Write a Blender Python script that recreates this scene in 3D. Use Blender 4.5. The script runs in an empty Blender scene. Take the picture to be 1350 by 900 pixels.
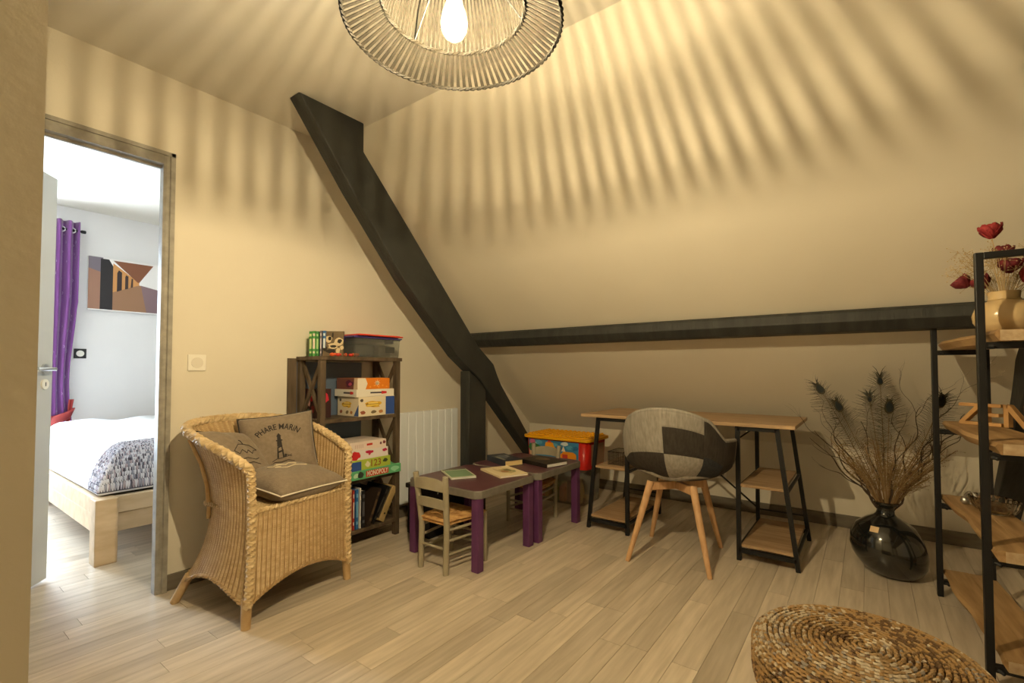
import bpy, bmesh, math, random
from mathutils import Vector, Matrix, Euler
random.seed(7)
PI = math.pi
SC = bpy.context.scene
COL = SC.collection

# ------------------------------------------------------------------ camera
cam_d = bpy.data.cameras.new('camera')
cam_d.sensor_width = 36.0
cam_d.lens = 36.0 * 629.0 / 1350.0
cam_d.shift_y = 20.0 / 1350.0
cam_d.clip_start = 0.02
cam = bpy.data.objects.new('camera', cam_d)
COL.objects.link(cam)
cam.location = (2.7107, -3.9367, 1.05)
cam.rotation_euler = (math.radians(90) + math.atan(19 / 629.0), 0, math.radians(36.65))
SC.camera = cam

# ------------------------------------------------------------------ world, daylight, exposure
SKY = 47.0
BULB = 23500.0
w = bpy.data.worlds.new('daylight'); SC.world = w; w.use_nodes = True
bg = w.node_tree.nodes['Background']
bg.inputs[0].default_value = (0.74, 0.87, 1.0, 1)
bg.inputs[1].default_value = SKY
def portal(name, loc, rot, sx, sy):
    l = bpy.data.lights.new(name, 'AREA'); l.shape = 'RECTANGLE'; l.size = sx; l.size_y = sy
    l.cycles.is_portal = True
    o = bpy.data.objects.new(name, l); COL.objects.link(o); o.location = loc; o.rotation_euler = rot
    return o
BW = (-4.00, -3.20, 0.25, 2.2)          # bedroom window: y0 y1 z0 z1 on the far bedroom wall
portal('bedroom_window_offscreen', (-3.02, (BW[0]+BW[1])/2, (BW[2]+BW[3])/2), (0, -PI/2, 0), BW[3]-BW[2], BW[1]-BW[0])
SC.view_settings.view_transform = 'Standard'
SC.view_settings.look = 'None'
SC.view_settings.gamma = 1.0
SC.view_settings.use_curve_mapping = False
SC.view_settings.exposure = 0.0

# ------------------------------------------------------------------ materials
def lin(c):
    return tuple((x/12.92 if x <= 0.04045 else ((x+0.055)/1.055)**2.4) for x in c)
def rgb(r, g, b): return lin((r/255, g/255, b/255))
MATS = {}
def mat(name, col, rough=0.6, metal=0.0, col2=None, scale=20.0, stretch=(1,1,1), bump=0.0, bscale=None, rand=0.0, spec=0.5,
        trans=0.0, ior=1.45, emit=None, estr=0.0, detail=4.0, sheen=0.0, lo=0.35, hi=0.65, alpha=1.0, coat=0.0):
    m = bpy.data.materials.new(name); m.use_nodes = True
    nt = m.node_tree; b = nt.nodes['Principled BSDF']
    b.inputs['Roughness'].default_value = rough
    b.inputs['Metallic'].default_value = metal
    b.inputs['Specular IOR Level'].default_value = spec
    b.inputs['IOR'].default_value = ior
    b.inputs['Transmission Weight'].default_value = trans
    b.inputs['Coat Weight'].default_value = coat
    b.inputs['Alpha'].default_value = alpha
    if sheen: b.inputs['Sheen Weight'].default_value = sheen
    b.inputs['Base Color'].default_value = (*col, 1)
    src = None
    if col2 is not None or bump:
        tc = nt.nodes.new('ShaderNodeTexCoord'); mp = nt.nodes.new('ShaderNodeMapping')
        mp.inputs['Scale'].default_value = stretch
        nt.links.new(tc.outputs['Object'], mp.inputs['Vector'])
        vec = mp.outputs[0]
        if rand:
            oi = nt.nodes.new('ShaderNodeObjectInfo'); ad = nt.nodes.new('ShaderNodeVectorMath'); ad.operation = 'ADD'
            ml = nt.nodes.new('ShaderNodeMath'); ml.operation = 'MULTIPLY'; ml.inputs[1].default_value = 37.0
            nt.links.new(oi.outputs['Random'], ml.inputs[0]); nt.links.new(vec, ad.inputs[0]); nt.links.new(ml.outputs[0], ad.inputs[1])
            vec = ad.outputs[0]
    if col2 is not None:
        nz = nt.nodes.new('ShaderNodeTexNoise'); nz.inputs['Scale'].default_value = scale; nz.inputs['Detail'].default_value = detail
        nt.links.new(vec, nz.inputs['Vector'])
        cr = nt.nodes.new('ShaderNodeValToRGB')
        cr.color_ramp.elements[0].position = lo; cr.color_ramp.elements[0].color = (*col, 1)
        cr.color_ramp.elements[1].position = hi; cr.color_ramp.elements[1].color = (*col2, 1)
        nt.links.new(nz.outputs['Fac'], cr.inputs[0]); src = cr.outputs[0]
    if rand and src is not None:
        oi2 = nt.nodes.new('ShaderNodeObjectInfo'); hs = nt.nodes.new('ShaderNodeHueSaturation')
        mr = nt.nodes.new('ShaderNodeMapRange'); mr.inputs['To Min'].default_value = 1-rand; mr.inputs['To Max'].default_value = 1+rand
        nt.links.new(oi2.outputs['Random'], mr.inputs['Value']); nt.links.new(mr.outputs[0], hs.inputs['Value'])
        nt.links.new(src, hs.inputs['Color']); src = hs.outputs[0]
    if src is not None: nt.links.new(src, b.inputs['Base Color'])
    if bump:
        n2 = nt.nodes.new('ShaderNodeTexNoise'); n2.inputs['Scale'].default_value = bscale or scale; n2.inputs['Detail'].default_value = 3
        nt.links.new(vec, n2.inputs['Vector'])
        bp = nt.nodes.new('ShaderNodeBump'); bp.inputs['Strength'].default_value = bump; bp.inputs['Distance'].default_value = 0.01
        nt.links.new(n2.outputs['Fac'], bp.inputs['Height']); nt.links.new(bp.outputs[0], b.inputs['Normal'])
    if emit is not None:
        b.inputs['Emission Color'].default_value = (*emit, 1); b.inputs['Emission Strength'].default_value = estr
    MATS[name] = m
    return m
def plain(name, r, g, b, rough=0.6, **k): return mat(name, rgb(r, g, b), rough, **k)

M_wall = mat('wall_paint', (0.70, 0.645, 0.54), 0.75, col2=(0.72, 0.665, 0.56), scale=3, bump=0.05, bscale=60)
M_wallbed = mat('bedroom_paint', (0.76, 0.74, 0.74), 0.75, col2=(0.78, 0.76, 0.76), scale=3, bump=0.05, bscale=60)
M_ceil = mat('ceiling_paint', (0.71, 0.67, 0.59), 0.8, col2=(0.73, 0.69, 0.61), scale=3, bump=0.04, bscale=60)
M_floor = mat('laminate_oak', (0.45, 0.38, 0.295), 0.28, col2=(0.70, 0.61, 0.50), scale=8, stretch=(5, 0.4, 1), rand=0.001, bump=0.02, bscale=20, lo=0.25, hi=0.78, detail=7)
def plank_variation(m):        # every stave its own tone
    nt = m.node_tree; hs = [n for n in nt.nodes if n.type == 'HUE_SAT'][0]; oi = [n for n in nt.nodes if n.type == 'OBJECT_INFO'][0]
    ge = nt.nodes.new('ShaderNodeNewGeometry'); ad = nt.nodes.new('ShaderNodeMath'); ad.operation = 'ADD'; fr = nt.nodes.new('ShaderNodeMath'); fr.operation = 'FRACT'
    nt.links.new(oi.outputs['Random'], ad.inputs[0]); nt.links.new(ge.outputs['Random Per Island'], ad.inputs[1]); nt.links.new(ad.outputs[0], fr.inputs[0])
    mr = nt.nodes.new('ShaderNodeMapRange'); mr.inputs['To Min'].default_value = .82; mr.inputs['To Max'].default_value = 1.14
    nt.links.new(fr.outputs[0], mr.inputs['Value']); nt.links.new(mr.outputs[0], hs.inputs['Value'])
plank_variation(M_floor)
M_sub = plain('floor_joint', 130, 112, 90, 0.9)
M_base = mat('grey_skirting', (0.12, 0.10, 0.075), 0.6, col2=(0.17, 0.145, 0.11), scale=8, stretch=(1, .2, 4))
M_beam = mat('dark_beam_paint', (0.020, 0.021, 0.020), 0.62, col2=(0.034, 0.035, 0.032), scale=6, stretch=(4, .8, .8), bump=0.35, bscale=22)
M_frame = mat('worn_grey_paint', (0.24, 0.225, 0.195), 0.45, col2=(0.36, 0.335, 0.29), scale=25, bump=0.1, lo=0.3, hi=0.7)
M_door = plain('door_white_grey', 186, 188, 188, 0.45)
M_steel = mat('brushed_steel', (0.6, 0.6, 0.6), 0.3, 1.0)
M_white = plain('white_plastic', 236, 232, 222, 0.35)
M_blackpl = plain('black_plastic', 22, 22, 24, 0.4)
M_rad = mat('radiator_enamel', (.84, .88, .94), 0.35)
M_black = mat('black_metal', (0.012, 0.012, 0.013), 0.45, 0.3)
M_oak = mat('desk_oak', (0.30, 0.19, 0.10), 0.5, col2=(0.44, 0.30, 0.17), scale=6, stretch=(.5, 6, 6), bump=0.04)
M_oaky = mat('shelf_board_wood', (0.25, 0.145, 0.06), 0.55, col2=(0.42, 0.27, 0.13), scale=5, stretch=(6, .6, 6), bump=0.08)
M_mango = mat('pale_live_edge', (0.46, 0.35, 0.22), 0.6, col2=(0.34, 0.23, 0.13), scale=7, stretch=(6, 2, 6), bump=0.3)
M_beech = mat('beech_leg', (0.50, 0.29, 0.14), 0.45, col2=(0.60, 0.37, 0.20), scale=8, stretch=(6, 6, .6))
M_bedwood = mat('bed_oak', (0.50, 0.36, 0.21), 0.55, col2=(0.62, 0.47, 0.30), scale=5, stretch=(3, 1, 3))
M_case = mat('rustic_dark_wood', (0.055, 0.037, 0.022), 0.6, col2=(0.13, 0.092, 0.058), scale=6, stretch=(4, 4, .8), bump=0.15)
M_caseback = plain('slate_back_panel', 96, 112, 134, 0.5)
M_purple = mat('purple_paint', (0.100, 0.030, 0.105), 0.42, col2=(0.125, 0.038, 0.128), scale=12)
M_ptop = mat('aubergine_top_paint', (0.082, 0.028, 0.040), 0.35, col2=(0.105, 0.040, 0.050), scale=10)
M_pedge = mat('grey_edge_paint', (0.15, 0.135, 0.115), 0.35, col2=(0.19, 0.175, 0.15), scale=20)
M_kchair = mat('grey_beige_paint', (0.30, 0.265, 0.19), 0.5, col2=(0.36, 0.32, 0.235), scale=10)
M_rush = mat('rush_straw', (0.38, 0.19, 0.06), 0.7, col2=(0.60, 0.37, 0.15), scale=30)
M_wick = mat('wicker_cane', (0.52, 0.37, 0.19), 0.45, col2=(0.70, 0.54, 0.32), scale=25, stretch=(1, 1, 3))
M_wick2 = mat('wicker_stake', (0.34, 0.215, 0.095), 0.5, col2=(0.46, 0.31, 0.15), scale=25)
M_wleg = mat('cane_leg', (0.42, 0.27, 0.12), 0.5, col2=(0.54, 0.37, 0.19), scale=20)
M_linen = mat('taupe_linen', (0.215, 0.165, 0.115), 0.85, col2=(0.25, 0.195, 0.14), scale=60, bump=0.25, bscale=220, sheen=0.2)
M_print = plain('dark_print', 42, 36, 34, 0.8)
M_pipe = plain('white_piping', 232, 224, 208, 0.7)
M_dpipe = plain('dark_piping', 48, 44, 42, 0.7)
M_cream = plain('cream_print', 214, 200, 172, 0.8)

# ------------------------------------------------------------------ mesh builder
class MB:
    def __init__(s): s.v = []; s.f = []; s.m = []
    def add(s, vs, fs, mi=0):
        o = len(s.v); s.v += [tuple(p) for p in vs]; s.f += [tuple(i+o for i in f) for f in fs]; s.m += [mi]*len(fs); return s
    def box(s, x0, x1, y0, y1, z0, z1, mi=0):
        return s.add([(x0,y0,z0),(x1,y0,z0),(x1,y1,z0),(x0,y1,z0),(x0,y0,z1),(x1,y0,z1),(x1,y1,z1),(x0,y1,z1)],
                     [(0,3,2,1),(4,5,6,7),(0,1,5,4),(1,2,6,5),(2,3,7,6),(3,0,4,7)], mi)
    def obox(s, p0, p1, wdt, thk, up=(0,0,1), mi=0):
        """bar of section wdt x thk from p0 to p1; thk is measured towards `up`"""
        p0 = Vector(p0); p1 = Vector(p1); d = (p1-p0).normalized(); u = Vector(up)
        sdir = d.cross(u)
        if sdir.length < 1e-5: sdir = d.cross(Vector((1,0,0)))
        sdir.normalize(); u = sdir.cross(d)
        vs = []
        for p in (p0, p1):
            for a, b in ((-1,-1),(1,-1),(1,1),(-1,1)): vs.append(p + sdir*a*wdt/2 + u*b*thk/2)
        return s.add(vs, [(3,2,1,0),(4,5,6,7),(0,1,5,4),(1,2,6,5),(2,3,7,6),(3,0,4,7)], mi)
    def prism(s, poly, axis, a, b, mi=0):
        n = len(poly)
        def P(p, t):
            if axis == 'x': return (t, p[0], p[1])
            if axis == 'y': return (p[0], t, p[1])
            return (p[0], p[1], t)
        vs = [P(p, a) for p in poly] + [P(p, b) for p in poly]
        fs = [tuple(range(n))[::-1], tuple(range(n, 2*n))] + [(i, (i+1) % n, n+(i+1) % n, n+i) for i in range(n)]
        return s.add(vs, fs, mi)
    def tube(s, pts, r, n=6, caps=True, mi=0, closed=False):
        pts = [Vector(p) for p in pts]; k = len(pts)
        rr = r if isinstance(r, (list, tuple)) else [r]*k
        vs = []; fs = []; ref = None
        for i, p in enumerate(pts):
            if closed: d = pts[(i+1) % k] - pts[i-1]
            else: d = pts[min(i+1, k-1)] - pts[max(i-1, 0)]
            if d.length < 1e-9: d = Vector((0,0,1))
            d.normalize()
            if ref is None: ref = Vector((0,0,1)) if abs(d.z) < 0.9 else Vector((1,0,0))
            a = d.cross(ref)
            if a.length < 1e-4: a = d.orthogonal()
            a.normalize(); b = a.cross(d).normalized(); ref = b
            for j in range(n):
                t = 2*PI*j/n; vs.append(p + (a*math.cos(t) + b*math.sin(t))*rr[i])
        for i in range(k if closed else k-1):
            for j in range(n):
                i2 = (i+1) % k
                fs.append((i*n+j, i*n+(j+1) % n, i2*n+(j+1) % n, i2*n+j))
        if caps and not closed:
            fs.append(tuple(range(n))[::-1]); fs.append(tuple(range((k-1)*n, k*n)))
        return s.add(vs, fs, mi)
    def lathe(s, prof, n=32, c=(0,0,0), mi=0, off=None):
        vs = []; fs = []
        for q, (r, z) in enumerate(prof):
            ox, oy = off(q, z) if off else (0, 0)
            for j in range(n):
                t = 2*PI*j/n; vs.append((c[0]+ox+r*math.cos(t), c[1]+oy+r*math.sin(t), c[2]+z))
        for i in range(len(prof)-1):
            for j in range(n): fs.append((i*n+j, i*n+(j+1) % n, (i+1)*n+(j+1) % n, (i+1)*n+j))
        if prof[0][0] > 1e-6: fs.append(tuple(range(n))[::-1])
        if prof[-1][0] > 1e-6: fs.append(tuple(range((len(prof)-1)*n, len(prof)*n)))
        return s.add(vs, fs, mi)
    def grid(s, fn, nu, nv, mi=0, closed_u=False):
        vs = [fn(i/(nu if closed_u else nu-1), j/(nv-1)) for i in range(nu) for j in range(nv)]
        fs = []
        for i in range(nu if closed_u else nu-1):
            for j in range(nv-1):
                i2 = (i+1) % nu
                fs.append((i*nv+j, i2*nv+j, i2*nv+j+1, i*nv+j+1))
        return s.add(vs, fs, mi)
    def ball(s, c, r, n=12, k=8, sc=(1,1,1), mi=0):
        vs = []; fs = []
        for i in range(k+1):
            a = PI*i/k
            for j in range(n):
                t = 2*PI*j/n
                vs.append((c[0]+r*sc[0]*math.sin(a)*math.cos(t), c[1]+r*sc[1]*math.sin(a)*math.sin(t), c[2]-r*sc[2]*math.cos(a)))
        for i in range(k):
            for j in range(n): fs.append((i*n+j, i*n+(j+1) % n, (i+1)*n+(j+1) % n, (i+1)*n+j))
        return s.add(vs, fs, mi)
    def mesh(s, name, mats, smooth=False):
        me = bpy.data.meshes.new(name); me.from_pydata(s.v, [], s.f)
        if not isinstance(mats, (list, tuple)): mats = [mats]
        for m in mats: me.materials.append(m)
        if len(mats) > 1: me.polygons.foreach_set('material_index', s.m)
        bm = bmesh.new(); bm.from_mesh(me)
        bmesh.ops.remove_doubles(bm, verts=bm.verts, dist=1e-6)
        bmesh.ops.recalc_face_normals(bm, faces=bm.faces); bm.to_mesh(me); bm.free()
        if smooth:
            me.polygons.foreach_set('use_smooth', [True]*len(me.polygons))
            try: me.set_sharp_from_angle(angle=math.radians(smooth if smooth is not True else 50))
            except Exception: pass
        me.update()
        return me
    def build(s, name, mats, parent=None, smooth=False, bevel=0.0, segs=2):
        o = bpy.data.objects.new(name, s.mesh(name, mats, smooth)); COL.objects.link(o)
        if parent is not None: o.parent = parent
        if bevel:
            md = o.modifiers.new('bevel', 'BEVEL'); md.width = bevel; md.segments = segs; md.limit_method = 'ANGLE'; md.angle_limit = math.radians(35)
        return o

def tag(o, label=None, cat=None, group=None, kind=None):
    if label: o['label'] = label
    if cat: o['category'] = cat
    if group: o['group'] = group
    if kind: o['kind'] = kind
    return o
def thing(name, label, cat, loc=(0,0,0), rz=0.0, group=None):
    o = bpy.data.objects.new(name, None); COL.objects.link(o); o.location = loc; o.rotation_euler = (0, 0, rz)
    o.empty_display_size = 0.1
    return tag(o, label, cat, group)
def link(name, me, parent, loc=(0,0,0), rot=(0,0,0)):
    o = bpy.data.objects.new(name, me); COL.objects.link(o); o.parent = parent; o.location = loc; o.rotation_euler = rot
    return o
def copy_tree(o, parent=None):
    c = o.copy(); COL.objects.link(c); c.parent = parent
    for ch in list(o.children): copy_tree(ch, c)
    return c
_tc = {}
def text_geo(txt, size, bold=0.0, shear=0.0):
    """flat filled lettering, centred: (verts2d, faces)"""
    cu = bpy.data.curves.new('lettering', 'FONT'); cu.body = txt; cu.size = size; cu.align_x = 'CENTER'; cu.align_y = 'CENTER'
    cu.offset = bold; cu.shear = shear; cu.resolution_u = 2
    o = bpy.data.objects.new('lettering', cu); COL.objects.link(o)
    dg = bpy.context.evaluated_depsgraph_get(); dg.update()
    me = bpy.data.meshes.new_from_object(o.evaluated_get(dg))
    vs = [(v.co.x, v.co.y) for v in me.vertices]; fs = [tuple(p.vertices) for p in me.polygons]
    bpy.data.objects.remove(o); bpy.data.curves.remove(cu); bpy.data.meshes.remove(me)
    return vs, fs
def lettering(name, txt, size, m, parent, org, ux, uy, bold=0.0, shear=0.0, thick=0.0006, width=None):
    """text lying in the plane org + a*ux + b*uy, raised along ux x uy"""
    vs, fs = text_geo(txt, size, bold, shear)
    if width:
        wv = max(v[0] for v in vs)-min(v[0] for v in vs); k = width/wv; vs = [(a*k, b) for a, b in vs]
    org = Vector(org); ux = Vector(ux).normalized(); uy = Vector(uy).normalized(); n = ux.cross(uy)
    mb = MB(); mb.add([org + ux*a + uy*b + n*thick for a, b in vs], fs)
    return mb.build(name, m, parent)

# ================================================================== THE SETTING
def struct(name, mb, m, label=None, **k):
    o = mb.build(name, m, None, **k); o['kind'] = 'structure'
    if label: o['label'] = label
    return o
CZ = 2.484; KZ = 0.535; SY = -2.235
XL, XR, YN = -2.87, 5.10, -5.10
mb = MB(); mb.box(XL-.1, XR+.1, YN-.1, .1, -.08, -.006)
floor = struct('floor', mb, M_sub, 'oak laminate floor of long planks')
PW, PL = 0.0925, 0.86
staves = []
x = XL
while x < XR-.01:
    x1 = min(x+PW, XR); y = YN - random.random()*PL
    while y < 0:
        ln = PL*random.choice((.75, 1, 1, 1.25)); a = max(y, YN); b = min(y+ln, 0.0)
        if b-a > .03: staves.append((x, x1, a, b))
        y += ln
    x += PW
def stave_size(s):             # how large it shows from the photograph's position
    cx, cy = (s[0]+s[1])/2-2.71, (s[2]+s[3])/2+3.94; f = -.597*cx+.802*cy; r = .802*cx+.597*cy
    return 0 if f < .9 or abs(r) > 1.25*f or (s[0] < -.1 and (s[2]+s[3])/2 > -2.7) else (s[3]-s[2])/(f*f)
staves.sort(key=stave_size, reverse=True)
def stave_geo(mb, hx, hy, ox=0, oy=0):
    c = .0005
    mb.add([(ox-hx,oy-hy,-.005),(ox+hx,oy-hy,-.005),(ox+hx,oy+hy,-.005),(ox-hx,oy+hy,-.005),(ox-hx+c,oy-hy+c,0),(ox+hx-c,oy-hy+c,0),(ox+hx-c,oy+hy-c,0),(ox-hx+c,oy+hy-c,0)],
           [(4,5,6,7),(0,1,5,4),(1,2,6,5),(2,3,7,6),(3,0,4,7)])
rest = MB()
for k, (xa, xb, a, b) in enumerate(staves):
    cx, cy, hx, hy = (xa+xb)/2, (a+b)/2, (xb-xa)/2-.0002, (b-a)/2-.0002
    if k < 290:
        mb = MB(); stave_geo(mb, hx, hy); p = mb.build('plank', M_floor, floor); p.location = (cx, cy, 0)
    else: stave_geo(rest, hx, hy, cx, cy)
o = rest.build('plank_field', M_floor, floor); o['kind'] = 'stuff'

# left wall with the doorway
DY0, DY1, DZ = -3.86, -3.085, 2.085      # masonry opening
mb = MB()
mb.box(-.07, 0, YN, DY0, 0, CZ); mb.box(-.07, 0, DY1, 0, 0, CZ); mb.box(-.07, 0, DY0, DY1, DZ, CZ)
struct('wall_left', mb, M_wall, 'cream plaster wall with the doorway')
mb = MB(); mb.box(XL, XR, 0, .12, 0, KZ); struct('wall_knee', mb, M_wall, 'low cream knee wall under the sloping ceiling')
n_ = Vector((0, CZ-KZ, -SY)).normalized()*.1
mb = MB(); mb.prism([(SY-.0, CZ), (0, KZ), (0+n_.y, KZ+n_.z), (SY+n_.y, CZ+n_.z)], 'x', XL-.1, XR+.1)
struct('wall_slope', mb, M_wall, 'cream sloping attic ceiling with a dark purlin')
mb = MB(); mb.box(XL-.1, XR+.1, YN-.1, SY+.1, CZ, CZ+.1); struct('ceiling', mb, M_ceil, 'flat off-white ceiling')
mb = MB(); mb.box(0, XR+.12, YN-.12, YN, 0, CZ); struct('wall_rear', mb, M_wall)
mb = MB(); mb.box(XR, XR+.12, YN, 0, 0, CZ); struct('wall_right', mb, M_wall)
# partition end close to the camera
mb = MB(); mb.box(.75, 1.948, YN, -3.8225, 0, CZ); struct('wall_near', mb, M_wall, 'plain taupe partition wall end beside the doorway')
# bedroom shell
mb = MB(); X0, X1 = XL-.12, XL
mb.box(X0, X1, YN, BW[0], 0, CZ); mb.box(X0, X1, BW[1], 0, 0, CZ); mb.box(X0, X1, BW[0], BW[1], 0, BW[2]); mb.box(X0, X1, BW[0], BW[1], BW[3], CZ)
struct('wall_bedroom_far', mb, M_wallbed, 'pale bedroom wall with the picture')
mb = MB(); mb.box(XL, -.12, YN-.12, YN, 0, CZ); struct('wall_bedroom_side', mb, M_wallbed)
def thin_glass(name, tint, gloss, emit=None, estr=0.0):
    m = bpy.data.materials.new(name); m.use_nodes = True; nt = m.node_tree; nt.nodes.clear()
    out = nt.nodes.new('ShaderNodeOutputMaterial'); tr = nt.nodes.new('ShaderNodeBsdfTransparent'); tr.inputs[0].default_value = (*tint, 1)
    gl = nt.nodes.new('ShaderNodeBsdfGlossy'); gl.inputs['Roughness'].default_value = .03
    mx = nt.nodes.new('ShaderNodeMixShader'); mx.inputs[0].default_value = gloss
    nt.links.new(tr.outputs[0], mx.inputs[1]); nt.links.new(gl.outputs[0], mx.inputs[2]); last = mx.outputs[0]
    if emit:
        em = nt.nodes.new('ShaderNodeEmission'); em.inputs[0].default_value = (*emit, 1); em.inputs[1].default_value = estr
        ad = nt.nodes.new('ShaderNodeAddShader'); nt.links.new(last, ad.inputs[0]); nt.links.new(em.outputs[0], ad.inputs[1]); last = ad.outputs[0]
    nt.links.new(last, out.inputs[0]); return m
M_glass = thin_glass('window_glass', (.97, .98, .98), .05)
def window(name, ax, da, db, a0, a1, z0, z1):
    mb = MB(); f = .045
    def B(p, q, r, s_): mb.box(da, db, p, q, r, s_) if ax == 'x' else mb.box(p, q, da, db, r, s_)
    am = (a0+a1)/2
    B(a0, a0+f, z0, z1); B(a1-f, a1, z0, z1); B(a0+f, a1-f, z0, z0+f); B(a0+f, a1-f, z1-f, z1); B(am-.02, am+.02, z0+f, z1-f)
    o = struct(name, mb, M_white, 'white framed two pane window')
    dm = (da+db)/2
    for a, b in ((a0+f, am-.02), (am+.02, a1-f)):
        q = MB(); vs = [(a, z0+f), (b, z0+f), (b, z1-f), (a, z1-f)]
        q.add([(dm, u, v) if ax == 'x' else (u, dm, v) for u, v in vs], [(0,1,2,3)]); q.build('pane', M_glass, o)
    return o
window('window_1', 'x', XL-.09, XL-.03, *BW)
# skirting
def skirt(name, *bx):
    mb = MB(); mb.box(*bx); return struct(name, mb, M_base, bevel=.003)
skirt('baseboard_left', 0, .014, -3.075, 0, 0, .075)
skirt('baseboard_knee', .014, XR, -.014, 0, 0, .085)
skirt('baseboard_right', XR-.014, XR, YN, -.014, 0, .075)
skirt('baseboard_bedroom', XL, XL+.014, BW[1], 0, 0, .075)
# door frame
mb = MB()
fy0, fy1 = -3.118, -3.072
mb.prism([(-.032, fy0), (.012, fy0), (.018, fy0+.012), (.018, fy1-.022), (.026, fy1-.018), (.026, fy1), (-.0, fy1), (-.0, fy1-.014), (-.032, fy1-.014)], 'z', 0, 2.105)
mb.prism([(-.032, DY0), (.018, DY0-.015), (.026, DY0-.015), (.018, DY0+.02), (-.032, DY0+.02)], 'z', 0, 2.105)
mb.prism([(DY0+.02, 2.045), (fy0, 2.045), (fy0, 2.105), (DY0+.02, 2.105)], 'x', -.032, .018)
mb.box(.0, .026, DY0-.015, fy1, 2.088, 2.106)
struct('trim_1', mb, M_frame, 'worn grey painted door frame')
mb = MB(); mb.box(-.035, -.02, DY0+.02, DY0+.032, 0, 2.045); mb.box(-.035, -.02, DY0+.02, fy0, 2.033, 2.045)
struct('trim_2', mb, M_frame)
# open door leaf
hx, hy = -.08, -3.835
ex, ey = -.625, -3.40
ang = math.atan2(ey-hy, ex-hx); dl = math.hypot(ex-hx, ey-hy)
leaf = bpy.data.objects.new('door_1', None); COL.objects.link(leaf); leaf.location = (hx, hy, 0); leaf.rotation_euler = (0, 0, ang)
tag(leaf, 'pale grey door standing open into the bedroom', kind='structure')
mb = MB(); mb.box(0, dl, -.02, .02, .012, 2.035); mb.build('door_leaf', M_door, leaf, bevel=.002)
for sgn in (-1, 1):
    h = MB(); xx = dl-.06; yy = sgn*.02
    h.tube([(xx, yy, 1.06), (xx, yy+sgn*.008, 1.06)], .026, 20)
    h.tube([(xx, yy+sgn*.008, 1.06), (xx, yy+sgn*.045, 1.06), (xx-.01, yy+sgn*.052, 1.06), (xx-.11, yy+sgn*.052, 1.06), (xx-.12, yy+sgn*.045, 1.06)], .009, 10)
    h.build('door_handle', M_steel, leaf, smooth=True)
    k = MB(); k.tube([(xx, yy, .985), (xx, yy+sgn*.008, .985)], .025, 20); ko = k.build('keyhole_plate', M_white, leaf, smooth=40)
    k = MB(); k.box(xx-.003, xx+.003, yy+sgn*.0082-.0003, yy+sgn*.0082+.0003, .975, .995); k.build('keyhole', M_blackpl, ko)

# wall switch and sockets
def wall_plate(name, label, loc, rz, m, m2, size=.082, kind='switch'):
    t = thing(name, label, kind, loc, rz)
    mb = MB(); mb.box(0, .009, -size/2, size/2, -size/2, size/2); mb.build('plate', m, t, bevel=.003)
    mb = MB(); mb.tube([(.009, 0, 0), (.012, 0, 0)], .027, 24); mb.build('button' if kind == 'switch' else 'socket_well', m2, t, smooth=40)
    return t
wall_plate('light_switch', 'white square light switch with round button beside the doorway', (0, -2.957, 1.092), 0, M_white, plain('switch_button', 222, 216, 204, .3))
wall_plate('wall_socket', 'black square wall plate with white centre beside the purple curtain', (XL, -2.835, 1.205), 0, M_blackpl, M_white, .085, 'wall plate')
t = wall_plate('wall_socket', 'white power socket low on the knee wall under the desk', (1.79, 0, .265), -PI/2, M_white, plain('socket_grey', 190, 182, 168, .4), .082, 'socket')

# ================================================================== BEAMS
def truss(dx, label_r, label_p):
    top = [(-2.265, CZ), (-2.264, 2.317), (-1.887, 1.917), (-1.255, 1.241), (-1.066, 1.103), (-1.02, 1.02), (-.971, .943), (-.672, .60), (-.30, .185), (-.2, .0)]
    bot = [(-.2, 0), (-.587, .378), (-1.226, .987), (-1.471, 1.153), (-1.954, 1.616), (-2.343, 2.072), (-2.66, CZ)]
    poly = top + bot[1:]
    mb = MB(); mb.prism(poly, 'x', dx+.30, dx+.40)
    o = mb.build('rafter_beam', M_beam, None, bevel=.008); tag(o, label_r, 'beam')
    if not label_p: return
    # top follows the underside of the rafter
    mb = MB(); mb.prism([(-1.335, 0), (-1.145, 0), (-1.145, .905), (-1.226, .982), (-1.335, 1.052)], 'x', dx+.298, dx+.388)
    o = mb.build('post_beam', M_beam, None, bevel=.006); tag(o, label_p, 'beam')
truss(0, 'dark painted diagonal rafter beam above the bookcase', 'dark vertical post holding up the diagonal rafter behind the purple tables')
truss(2.91, 'dark diagonal rafter beam behind the open metal rack', None)
mb = MB(); mb.prism([(-.955, 1.366), (-1.0, 1.349), (-1.012, 1.299), (-.972, 1.250), (-.82, 1.250)], 'x', .02, XR)
o = mb.build('purlin_beam', M_beam, None, bevel=.005); tag(o, 'long dark horizontal purlin beam across the sloping ceiling', 'beam')

# radiator
t = thing('radiator', 'white panel radiator with vertical grooves on the wall beside the bookcase', 'radiator', (0, -1.415, .115))
mb = MB(); mb.box(.02, .05, -.29, .29, 0, .625); mb.build('back_plate', M_rad, t, bevel=.004)
for i in range(8):
    mb = MB(); y0 = -.295+i*.0738; mb.box(.05, .078, y0+.002, y0+.0718, 0, .64); mb.build('panel', M_rad, t, bevel=.006)
for yy in (-.2, .17):
    mb = MB(); mb.box(.0, .02, yy, yy+.03, .1, .5); mb.build('bracket', M_rad, t)
mb = MB(); mb.tube([(.04, .3, .1), (.04, .34, .1), (.04, .34, -.11)], .009, 8); mb.build('pipe', M_rad, t, smooth=True)

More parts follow.
